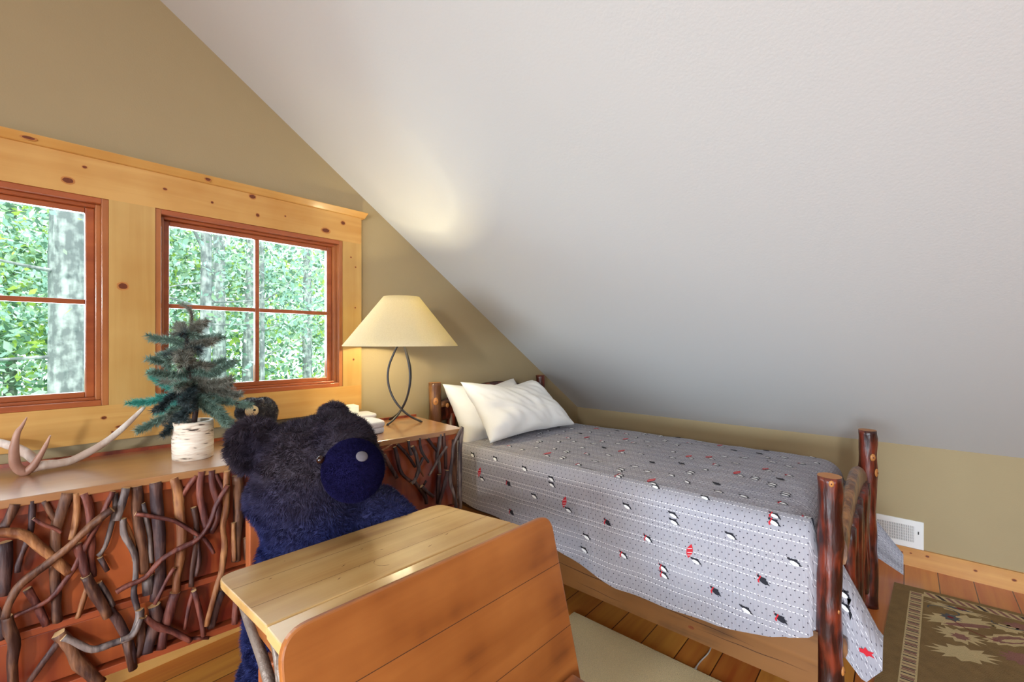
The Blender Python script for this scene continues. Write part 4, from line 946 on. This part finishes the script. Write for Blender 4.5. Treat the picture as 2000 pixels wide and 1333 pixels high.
tag(b.build('mattress', M['mattress'], bevel=.04, seg=4), 'white twin mattress lying under the grey penguin quilt', 'mattress')

# quilt -------------------------------------------------------------
hy = np.array([-.1, .05, .1, .15, .21, .35, .52, .71, .93, 1.2, 1.35, 1.74, 1.87, 2.1]); hz = np.array([.3, .27, .20, .26, .346, .288, .256, .246, .245, .303, .343, .369, .38, .39])
def hem(y): return float(np.interp(y, hy, hz))
XC, ZT, CR = 1.735, .702, .07
def nse(a, b_, c=0.0): return noise.noise(Vector((a, b_, c)))
def top_pt(s, u):
    """s: metres across from near crest, u: metres along from head; rounds over the foot and far edges"""
    y = 2.02 - u; z = ZT - .010 * math.cos(s * 3.1) * 0 + .012 * math.sin(math.pi * min(1, max(0, s / 1.04))) + .004 * nse(s * 6, u * 6) + .0025 * nse(s * 14, u * 14, 3)
    x = XC + CR + s
    ye = .235
    if y < ye + .09:                       # foot end rounding and dropping between mattress and footboard
        e = (ye + .09) - y
        if e < .09 * 1.5708: a = e / .09; y = ye + .09 - .09 * math.sin(a); z = z - .09 * (1 - math.cos(a))
        else: y = ye + .006 * nse(s * 9, 1); z = z - .09 - (e - .09 * 1.5708)
    xe = 2.795
    if x > xe - .06:
        e = x - (xe - .06)
        if e < .06 * 1.5708: a = e / .06; x = xe - .06 + .06 * math.sin(a); z = z - .06 * (1 - math.cos(a))
        else: x = xe + .010 * nse(u * 8, 5); z = z - .06 - (e - .06 * 1.5708)
    return Vector((x, y, z))
def side_pt(v_, u):
    """v_: 0 at crest start .. 1 at hem; u along from the head"""
    y = 2.02 - u
    zh = hem(y)
    # top edge follows the crest, then slides down toward the loose corner past the post
    if y > .235: zt_ = ZT; xi = 0.0
    else: k = min(1, (.25 - y) / .19); zt_ = ZT - .02 - .35 * k ** 1.1; xi = 0.0
    if y <= .235: xi = .10 * min(1.0, (.235 - y) / .05)
    arc = CR * 1.5708; Lz = arc + max(.001, (zt_ - CR) - zh); d = v_ * Lz
    wob = .010 * nse(u * 5, v_ * 1.5, 7) * v_ + .006 * math.sin(u * 23 + 3 * v_) * v_ ** 2
    fold = 0.0
    if y < .42: fold = -.008 * v_ * math.exp(-((y - .33) / .05) ** 2)
    if d < arc:
        a = d / CR; x = XC + CR - CR * math.sin(a); z = zt_ - CR * (1 - math.cos(a))
    else: x = XC; z = zt_ - CR - (d - arc)
    return Vector((x + xi - wob * (1 if y > .3 else .3) - .006 * v_ + fold, y, z)), d
qv, qf, quv = [], [], []
def grid(fn, ni, nj, uvf):
    base = len(qv)
    for i in range(ni + 1):
        for j in range(nj + 1):
            qv.append(tuple(fn(i, j))); quv.append(uvf(i, j))
    for i in range(ni):
        for j in range(nj): a = base + i * (nj + 1) + j; qf.append([a, a + nj + 1, a + nj + 2, a + 1])
NU = 150; UT = 2.10; UL = 1.964
NS = 60; SMAX = 1.30
grid(lambda i, j: top_pt(SMAX * j / NS, UT * i / NU), NU, NS, lambda i, j: (UT * i / NU, -SMAX * j / NS))
ND = 36
grid(lambda i, j: side_pt(j / ND, UL * i / NU)[0], NU, ND, lambda i, j: (UL * i / NU, side_pt(j / ND, UL * i / NU)[1]))
# fold of cloth between the dropped corner and the foot end
NF = 14
def foldp(i, j):
    t = i / NF; y = .26 - .205 * t; a = side_pt(0, 2.02 - y)[0]; e = (.26 - y); uu = 2.02 - .26 + e * 1.6
    c = top_pt(0, min(UT, uu)); s_ = j / 6; q = a.lerp(c, s_); q.y += 0.0; return q
grid(foldp, NF, 6, lambda i, j: (1.76 + .2 * i / NF, -.02 * j))
# far corner hanging loose past the far post
def farp(i, j):
    t = i / 12; s_ = j / 12; y = .25 - .24 * t
    return Vector((2.868 + .006 * math.sin(9 * s_), y, .60 - .33 * t - s_ * (.30 - .20 * t)))
grid(farp, 12, 12, lambda i, j: (1.8 + i * .02, -1.2 - j * .025))
qm = [0] * len(qf)
QV = np.array(qv)
# penguins and umbrellas woven on: shapes in quilt coordinates projected to the cloth
pts2 = QV[:(NU + 1) * (NS + 1) + (NU + 1) * (ND + 1)]
dxy = pts2[:, 0] * CC + pts2[:, 1] * SS; lat = pts2[:, 0] * SS - pts2[:, 1] * CC
PJ = np.stack([1000 + F * lat / dxy, HY - F * (pts2[:, 2] - EYE) / dxy], 1)
NTOP = (NU + 1) * (NS + 1)
top_ok = np.ones(len(pts2), bool)
ii = np.arange(NTOP) // (NS + 1); jj = np.arange(NTOP) % (NS + 1)
top_ok[:NTOP] = (UT * ii / NU < 1.74) & (SMAX * jj / NS < .98)
def find_uv(px, py):
    d = (PJ[:, 0] - px) ** 2 + (PJ[:, 1] - py) ** 2; d[~top_ok] = 1e9; k = int(d.argmin())
    if d[k] > 900: return None
    if k < NTOP: return ('t', UT * (k // (NS + 1)) / NU, SMAX * (k % (NS + 1)) / NS)
    k -= NTOP; i, j = k // (ND + 1), k % (ND + 1)
    return ('s', UL * i / NU, j / ND)
def surf(kind, u, v_):
    """continuous: v_ metres downward from crest (negative = across top)"""
    if v_ < 0: 
        p0 = top_pt(-v_, u); e = 1e-3; n_ = (top_pt(-v_ + e, u) - p0).cross(top_pt(-v_, u + e) - p0)
        n_ = n_.normalized() if n_.length > 0 else UV3
        if n_.z < 0 and abs(n_.z) > .3: n_ = -n_
        if abs(n_.z) <= .3 and n_.y > 0: n_ = -n_
        return p0, n_
    y = 2.02 - u; L0 = side_pt(1, u)[1]; t = min(.999, v_ / max(.01, L0))
    p0 = side_pt(t, u)[0]; n_ = (side_pt(min(1, t + .01), u)[0] - p0).cross(side_pt(t, u + .002)[0] - p0)
    n_ = n_.normalized() if n_.length > 0 else Vector((-1, 0, 0))
    if n_.x > 0: n_ = -n_
    return p0, n_
def motif(u, v_, poly, mi, lift):
    P = []
    for (a, c) in poly:
        if u > 1.785: c = c - 1.84 * a
        p0, n_ = surf(None, u + a, v_ + c); P.append(p0 + n_ * lift)
    cx = sum(a for a, _ in poly) / len(poly); cy = sum(c for _, c in poly) / len(poly); p0, n_ = surf(None, u + cx, v_ + cy); c0 = p0 + n_ * lift
    k = len(qv); qv.append(tuple(c0)); quv.append((0, 0))
    for p_ in P: qv.append(tuple(p_)); quv.append((0, 0))
    for i in range(len(P)): qf.append([k, k + 1 + i, k + 1 + (i + 1) % len(P)]); qm.append(mi)
def ell(cx, cy, a, b_, ang=0, n=10):
    c, s = math.cos(ang), math.sin(ang)
    return [(cx + a * math.cos(t) * c - b_ * math.sin(t) * s, cy + a * math.cos(t) * s + b_ * math.sin(t) * c) for t in np.linspace(0, 2 * math.pi, n, endpoint=False)]
LF = .0022
def penguin(u, v_, ang=.35, sc_=1.0, red=0, dark=0):
    R = lambda pts: [((x * math.cos(ang) - y * math.sin(ang)) * sc_, (x * math.sin(ang) + y * math.cos(ang)) * sc_) for x, y in pts]
    motif(u, v_, R(ell(0.000, -.0035, .0165, .0075)), 2, LF)
    motif(u, v_, R(ell(.001, .0015, .0145, .0062)), 2 if dark else 1, LF + .0006)
    motif(u, v_, R(ell(-.0175, -.004, .005, .0042)), 2, LF)
    motif(u, v_, R([(-.021, -.005), (-.027, -.007), (-.021, -.0025)]), 3 if red else 2, LF)
    motif(u, v_, R([(.013, -.006), (.025, -.001), (.014, .002)]), 2, LF)
    motif(u, v_, R([(-.006, -.011), (.005, -.015), (.006, -.010)]), 2, LF + .0003)
    if red:
        motif(u, v_, R([(-.015, -.010), (-.011, -.010), (-.009, .006), (-.013, .008)]), 3, LF + .001); motif(u, v_, R([(-.012, .004), (-.004, .012), (-.008, .015), (-.015, .008)]), 3, LF + .001)
def umbrella(u, v_, sc_=1.0, ang=0.0):
    R = lambda pts: [((x * math.cos(ang) - y * math.sin(ang)) * sc_, (x * math.sin(ang) + y * math.cos(ang)) * sc_) for x, y in pts]
    motif(u, v_, R([(-.006, .026), (-.013, .012), (-.013, -.006), (-.004, -.020), (.006, -.031), (.010, -.018), (.011, -.004), (.005, .012)]), 3, LF)
    for yy in (-.012, .002, .012): motif(u, v_, R([(-.009, yy + .002), (.008, yy - .003), (.008, yy - .0015), (-.009, yy + .0035)]), 1, LF + .0006)
    penguin(u + .022 * sc_, v_ + .030 * sc_, .3, .95 * sc_)
def place(px, py):
    q = find_uv(px, py)
    if q is None: return None
    if q[0] == 't': return q[1], -q[2]
    return q[1], side_pt(q[2], q[1])[1]
used = []
def put(px, py, kind):
    q = place(px, py)
    if q is None: return
    u, v_ = q; used.append((u, v_))
    if kind == 'U': umbrella(u, v_)
    elif kind == 'p': penguin(u, v_)
    elif kind == 'r': penguin(u, v_, .5, 1, 1)
    elif kind == 'k': penguin(u, v_, .5, 1, 1, 1)
    elif kind == 'P': penguin(u, v_ - .013); penguin(u + .003, v_ + .013)
    elif kind == 'R': penguin(u, v_ - .013, .4, 1, 1); penguin(u + .003, v_ + .013, .4, 1, 1)
for a in [(1101, 982, 'U'), (1348, 1074, 'U'), (1274, 938, 'U'), (936, 922, 'U'), (1067, 885, 'U'), (1215, 881, 'U'), (1385, 892, 'U'), (1441, 925, 'U'),
          (1078, 940, 'P'), (1313, 1015, 'P'), (1210, 930, 'R'), (1281, 953, 'p'), (1425, 1048, 'p'), (1513, 1012, 'R'), (1375, 975, 'p'), (1226, 988, 'p'), (1145, 1048, 'p'), (923, 888, 'p'),
          (968, 899, 'p'), (1020, 880, 'p'), (1023, 918, 'p'), (1044, 968, 'p'), (995, 945, 'k'), (1187, 1020, 'k'), (1130, 908, 'r'), (1263, 1053, 'r'), (1297, 1118, 'R'), (1217, 1084, 'r'),
          (1395, 1155, 'k'), (1486, 1133, 'k'), (1528, 1212, 'k'), (1550, 1100, 'p'), (1000, 1000, 'k'), (1450, 970, 'p'), (1455, 1195, 'p'), (1140, 1075, 'p'), (1580, 1010, 'r')]:
    put(*a)
r3 = random.Random(5)
for _ in range(400):
    u = r3.uniform(.1, 1.70); v_ = r3.uniform(-.93, -.04)
    if min([math.hypot(u - a, v_ - c) for a, c in used] + [9]) < .082: continue
    used.append((u, v_)); k = r3.random()
    if k < .55: penguin(u, v_, r3.uniform(-.5, .8))
    elif k < .7: penguin(u, v_, .4, 1, 1)
    elif k < .8: penguin(u, v_, .4, 1, 0, 1)
    elif k < .93: penguin(u, v_ - .012); penguin(u, v_ + .012)
    else: umbrella(u, v_, .9)
# loose corner motifs
penguin(1.862, .10, .6); penguin(1.868, .13, .7)
motif(1.925, .14, [(-.02, -.004), (-.008, -.006), (-.004, -.014), (.004, -.006), (.018, -.008), (.012, .0), (.02, .008), (.006, .008), (0, .014), (-.008, .008), (-.018, .008)], 3, LF)
me = bpy.data.meshes.new('quilt'); me.from_pydata(qv, [], qf)
for k in ('quilt', 'q_white', 'q_black', 'q_red'): me.materials.append(M[k])
me.polygons.foreach_set('material_index', qm); me.polygons.foreach_set('use_smooth', [True] * len(qf))
ul = me.uv_layers.new(name='UVMap'); li = np.empty(len(me.loops), np.int32); me.loops.foreach_get('vertex_index', li)
ul.data.foreach_set('uv', np.array(quv)[li].astype(np.float32).ravel()); me.update()
qo = bpy.data.objects.new('quilt', me); COL.objects.link(qo)
tag(qo, 'grey dotted quilt with penguins and red umbrellas spread over the bed', 'quilt')

# pillows
def pillow(name, c00, c10, c11, c01, th, label, seed, wr=.02):
    c00, c10, c11, c01 = map(Vector, (c00, c10, c11, c01)); N1, N2 = 56, 44
    nrm = (c10 - c00).cross(c01 - c00).normalized()
    if nrm.y > 0: nrm = -nrm
    b = MB(); base = 0
    for sgn in (1, -1):
        base = len(b.v)
        for i in range(N1 + 1):
            for j in range(N2 + 1):
                u, v_ = i / N1, j / N2
                uu = u + .045 * math.sin(math.pi * v_) * (2 * u - 1) * -1; vv = v_ - .05 * math.sin(math.pi * u) * (2 * v_ - 1)
                p_ = c00.lerp(c10, uu).lerp(c01.lerp(c11, uu), vv)
                e = max(0, (1 - abs(2 * u - 1) ** 2.6)) ** .6 * max(0, (1 - abs(2 * v_ - 1) ** 2.6)) ** .6
                rr = abs(2 * u - 1) ** 2
                p_ = p_ - UV3 * (.03 * math.sin(math.pi * u) ** 2 * v_ ** 2)
                wv = wr * (nse(u * 5 + seed, v_ * 2.2, seed) + .5 * nse(u * 13 + v_ * 5, v_ * 6 + seed, seed + 4)) * min(1, e * 2.5) + wr * .5 * math.sin((u * 9 + v_ * 22) + seed) * e * (1 - e) * 2 * nse(u * 3, v_ * 3, seed)
                b.v.append(tuple(p_ + nrm * sgn * (th * e * .5 + .003) + nrm * wv))
        for i in range(N1):
            for j in range(N2):
                a = base + i * (N2 + 1) + j; f = [a, a + N2 + 1, a + N2 + 2, a + 1]; b.f.append(f if sgn > 0 else f[::-1]); b.m.append(0)
    o = b.build(name, M['linen'], smooth=True); o.modifiers.new('w', 'WELD').merge_threshold = .0065
    return tag(o, label, 'pillow')
zt = .712
pillow('pillow', atz(908, 880, .655) + Vector((-.0, 0, 0)), Vector((2.42, 1.93, zt)), Vector((2.44, 2.13, 1.03)), aty(864, 750, 2.10), .22, 'white pillow at the back, leaning on the headboard with one end hanging over the bedside', 2.0)
pillow('pillow', atz(957, 866, zt + .01), atz(1124, 829, zt + .02), aty(1040, 742, 1.99), aty(899, 746, 1.96), .24, 'white pillow in front, leaning on the other one', 6.0, .024)

# ------------------------------------------------------------------ rugs
def poly2(b, pts, z, mi):
    b.add([(x, y, z) for x, y in pts], [list(range(len(pts)))], mi)
b = MB(); z = .010; b.box((.35, .30, 0.0005), (1.80, 1.19, z)); tag(b.build('area_rug', M['rug_beige'], bevel=.004), 'plain beige pile rug on the floor beneath the school desk', 'rug')
# patterned rug: origin at its corner near the bed
ra = math.atan2(-.43, .02); RC = Vector((3.155, .048, 0))
eu = Vector((-.9990, .045, 0)); ev_ = Vector((.045 * 1.4, -1, 0)).normalized()   # eu along the left edge toward the camera side, ev_ along the far edge
def rp(a, c, z): q = RC + eu * a + ev_ * c; return (q.x, q.y, z)
rug = MB(); RL, RWd = 1.5, 1.0
vs = [rp(0, 0, .0005), rp(RL, 0, .0005), rp(RL, RWd, .0005), rp(0, RWd, .0005), rp(0, 0, .008), rp(RL, 0, .008), rp(RL, RWd, .008), rp(0, RWd, .008)]
rug.add(vs, [(3, 2, 1, 0), (4, 5, 6, 7), (0, 1, 5, 4), (1, 2, 6, 5), (2, 3, 7, 6), (3, 0, 4, 7)], 0)
RZc = [0.0084]
def rpoly(pts, mi, z=None): rug.add([rp(a, c, z if z else RZc[0]) for a, c in pts], [list(range(len(pts)))][:1], mi)
def rfan(cx, cy, pts, mi, z):
    rug.add([rp(cx, cy, z)] + [rp(cx + a, cy + c, z) for a, c in pts], [[0, 1 + i, 1 + (i + 1) % len(pts)] for i in range(len(pts))], mi)
# striped border along the near-bed edge and the far edge
z1_, z2_, z3_ = .0084, .0088, .0092
rpoly([(.06, .065), (RL, .065), (RL, .118), (.06, .118)], 1, z1_)
k = 0; a = .07
while a < RL - .02:
    rpoly([(a, .07), (a + .006, .07), (a + .006, .112), (a, .112)], 2 if k % 2 else 3, z2_)
    if k % 3 == 0: rpoly([(a + .008, .072), (a + .018, .072), (a + .018, .110), (a + .008, .110)], 3, z2_)
    a += .022; k += 1
rpoly([(.03, .118), (.085, .118), (.085, RWd), (.03, RWd)], 1, z1_)
c = .12; k = 0
while c < RWd - .05:
    rpoly([(.035, c), (.035, c + .018), (.082, c + .05), (.082, c + .032)], [3, 2, 3, 4][k % 4], z2_); c += .036; k += 1
def leaf(cx, cy, L, W_, ang, mi, z, jag=.25, n=22, seed=0):
    rr = random.Random(seed); pts = []
    for i in range(n):
        t = 2 * math.pi * i / n; r_ = 1 + (jag if i % 2 else -jag) * (.6 + .4 * rr.random())
        x = L * math.cos(t) * (r_ if abs(math.sin(t)) > .2 else 1); y = W_ * math.sin(t) * r_
        pts.append((x * math.cos(ang) - y * math.sin(ang), x * math.sin(ang) + y * math.cos(ang)))
    rfan(cx, cy, pts, mi, z)
leaf(.14, .23, .028, .10, 0, 1, z1_, .3, seed=4); leaf(.13, .24, .010, .05, 0, 5, z3_, .3, seed=4); leaf(.125, .25, .008, .02, 0, 6, z3_ + .0003)
leaf(.26, .24, .055, .125, .55, 1, z1_, .22, 26, 1); leaf(.245, .215, .028, .035, 0, 5, z2_, .3, 16, 2); leaf(.245, .215, .010, .012, 0, 6, z3_)
leaf(.28, .27, .015, .09, .55, 4, z2_, .1, 20, 3); leaf(.40, .24, .055, .07, .1, 1, z1_, .3, 26, 5); leaf(.41, .245, .022, .03, .1, 4, z2_, .3, 16, 7)
leaf(.20, .40, .03, .05, .3, 1, z1_, .25, 20, 8); leaf(.31, .40, .04, .10, .7, 1, z1_, .15, 24, 9); leaf(.31, .40, .026, .075, .7, 4, z2_, .12, 24, 9); leaf(.31, .41, .012, .05, .7, 1, z3_, .1)
leaf(.15, .45, .03, .06, .1, 4, z1_, .3, 20, 12); leaf(.45, .42, .04, .06, .3, 4, z1_, .3, 20, 13); leaf(.55, .25, .05, .1, .4, 1, z1_, .3, 24, 14); leaf(.30, .55, .05, .07, .2, 4, z1_, .3, 24, 15); leaf(.2, .62, .03, .06, .2, 1, z1_, .3, 24, 16)
def rstroke(pts, wd, mi, z):
    q = [Vector((a, c)) for a, c in pts]
    for i in range(len(q) - 1):
        d = (q[i + 1] - q[i]).normalized() * wd; nn_ = Vector((-d.y, d.x)); rug.add([rp(*(q[i] - nn_), z), rp(*(q[i + 1] - nn_), z), rp(*(q[i + 1] + nn_), z), rp(*(q[i] + nn_), z)], [(0, 1, 2, 3)], mi)
rstroke([(.19 + .035 * math.sin(t), .19 - .055 * math.cos(t)) for t in np.linspace(2.4, 6.6, 14)], .003, 5, z2_)
rstroke([(.17 + .022 * math.sin(t), .40 - .05 * math.cos(t)) for t in np.linspace(-.4, 3.0, 12)], .003, 5, z2_)
rstroke([(.27, .22), (.31, .255), (.335, .29), (.35, .33), (.352, .36)], .002, 6, z3_ + .0004)
rg = rug.build('kilim_rug', [M['k_brown'], M['k_cream'], M['k_dark'], M['k_rose'], M['k_rose'], M['k_slate'], M['k_red']])
tag(rg, 'olive brown patterned rug with cream leaves on the floor beside the foot of the bed', 'rug')
b = MB(); b.tube([atz(1391, 1258, .004), atz(1384, 1275, .004), atz(1370, 1290, .004), atz(1362, 1300, .004), atz(1357, 1310, .004)], [.003, .003, .003, .003, .006], 8); tag(b.build('cord', M['cord'], smooth=True), 'short white cord lying on the dark floor beneath the bed rail', 'cord')

# ------------------------------------------------------------------ woods outside
b = MB(); b.add([(-14, 3.0, -2.6), (22, 3.0, -2.6), (26, 30, -2.6), (-20, 30, -2.6)], [(0, 1, 2, 3)]); g_ = b.build('ground', M['ground']); g_['kind'] = 'structure'; g_['label'] = 'pale green forest floor outside'
def leaves(name, N, cen, rad, size, mats, parent, seed, ymin=0.0):
    r = np.random.default_rng(seed)
    P = r.normal(0, 1, (N, 3)); P /= np.linalg.norm(P, axis=1)[:, None]; P *= (r.random(N) ** (1 / 2.4))[:, None]
    ns_ = 12; cl = r.normal(0, .55, (ns_ * 6, 3)); kk = r.integers(0, len(cl), N)
    P = np.where((r.random(N) < .75)[:, None], cl[kk] + r.normal(0, .16, (N, 3)) * np.array([1, 1, .45]), P)
    P = P * np.array(rad) + np.array(cen)
    P = P[(P[:, 1] > 3.2) & ((P[:, 1] > ymin) | (r.random(len(P)) < .07))]; N = len(P)
    a = r.normal(0, 1, (N, 3)); a /= np.linalg.norm(a, axis=1)[:, None]; c = np.cross(a, r.normal(0, 1, (N, 3)) + np.array([0, 0, 1.2])); c /= np.linalg.norm(c, axis=1)[:, None]
    s_ = size * (.6 + .8 * r.random(N))[:, None]
    V_ = np.stack([P - a * s_, P - a * s_ * .1 + c * s_ * .5, P + a * s_, P - a * s_ * .1 - c * s_ * .5], 1).reshape(-1, 3)
    off = np.array(parent.location) if parent is not None else 0
    me = bpy.data.meshes.new(name); me.vertices.add(4 * N); me.vertices.foreach_set('co', (V_ - off).astype(np.float32).ravel())
    me.loops.add(4 * N); me.loops.foreach_set('vertex_index', np.arange(4 * N, dtype=np.int32)); me.polygons.add(N); me.polygons.foreach_set('loop_start', (4 * np.arange(N)).astype(np.int32))
    try: me.polygons.foreach_set('loop_total', np.full(N, 4, np.int32))
    except Exception: pass
    for m_ in mats: me.materials.append(m_)
    me.update(calc_edges=True); me.polygons.foreach_set('material_index', (kk[:N] % 3 if False else r.integers(0, len(mats), N)).astype(np.int32))
    o = bpy.data.objects.new(name, me); COL.objects.link(o)
    if parent is not None: o.parent = parent
    return o
FRONT = {}
def wtree(px, dist, rpx, label, crown, lm, nl, seed, limbs=(), lean=0.0, top=7.0):
    q = ray(px, 600); c = Vector((q[0] * dist, q[1] * dist, -2.6)); r = rpx * dist / F
    t = thing('forest_tree', label, 'tree', c, 'trees outside the windows')
    bb = MB(); bb.tube([c, c + Vector((lean * .3, 0, 2.5)), c + Vector((lean * .7, 0, 5)), c + Vector((lean, 0, top + 2.6))], [r * 1.25, r * 1.05, r, r * .7], 14, 0, None, .3); bb.build('trunk', M['trunk'], t, smooth=True)
    for (z0, dx, dz, rr) in limbs:
        bb = MB(); o = c + Vector((lean * .5, 0, z0 + 2.6)); bb.tube([o, o + Vector((dx * .5, -.1, dz * .35)), o + Vector((dx, -.2, dz))], [rr, rr * .6, rr * .2], 6); bb.build('limb', M['trunk'], t, smooth=True)
    leaves('foliage', nl, crown[0:3], crown[3:6], .045 if dist < 9 else .06, lm, t, seed, c.y + .25)
La = [M['leaf_a'], M['leaf_b'], M['leaf_b'], M['leaf_d'], M['leaf_e']]; Lb = [M['leaf_c'], M['leaf_a'], M['leaf_d'], M['leaf_b']]; Lc = [M['leaf_b'], M['leaf_d'], M['leaf_d'], M['leaf_a'], M['leaf_e']]
wtree(135, 6.0, 28, 'thick grey trunk seen through the left window', (-1.2, 7.6, 2.2, 1.9, .8, 2.2), Lb, 9000, 11, [(2.2, -1.2, .25, .03), (1.1, -1.4, -.1, .03), (.6, 1.2, .2, .02)])
wtree(394, 8.0, 10, 'slender bare-branched trunk seen through the left side of the right window', (1.0, 9.3, 2.6, 1.8, .9, 1.6), La, 12000, 12, [(2.0, 1.0, .1, .03), (1.9, -1.0, .35, .03), (2.9, -.5, 1.5, .04), (2.35, -.9, -.3, .025), (1.6, 1.1, .02, .02)], .1)
wtree(428, 11.0, 11, 'pale trunk low behind the slender one', (2.2, 11, 3.0, 2.6, 1.5, 2.6), Lc, 12000, 13)
wtree(482, 12.0, 13, 'broad grey trunk behind the upright bar of the right window', (4.2, 11.5, 2.5, 2.4, 1.5, 2.8), Lc, 12000, 14, [(1.5, 1.6, .9, .04)], .2)
wtree(512, 9.0, 4, 'thin dark sapling just right of the upright window bar', (4.0, 9.4, 2.9, 1.6, .8, 1.6), La, 11000, 15, [(2.1, .8, .9, .02), (1.0, 1.0, .6, .015)])
wtree(600, 14.0, 8, 'far thin trunk in the right half of the right window', (7.0, 12.5, 2.6, 3.0, 1.8, 3.0), Lc, 12000, 16)
wtree(20, 12.0, 10, 'distant trunk at the left edge of the left window', (-.4, 11.5, 2.5, 2.8, 1.5, 2.8), La, 12000, 17)
fo = leaves('forest_foliage', 60000, (3.0, 17, 2.0), (11, 3.0, 5.0), .11, [M['leaf_b'], M['leaf_d'], M['leaf_a'], M['leaf_c'], M['leaf_e']], None, 20); tag(fo, 'mass of distant pale green leaves beyond the nearer trees', 'foliage', None, 'stuff')
fo = leaves('undergrowth', 26000, (2.0, 9.5, -1.0), (7, 3.5, .9), .06, Lc, None, 21); tag(fo, 'pale undergrowth of leaves low behind the tree trunks', 'foliage', None, 'stuff')
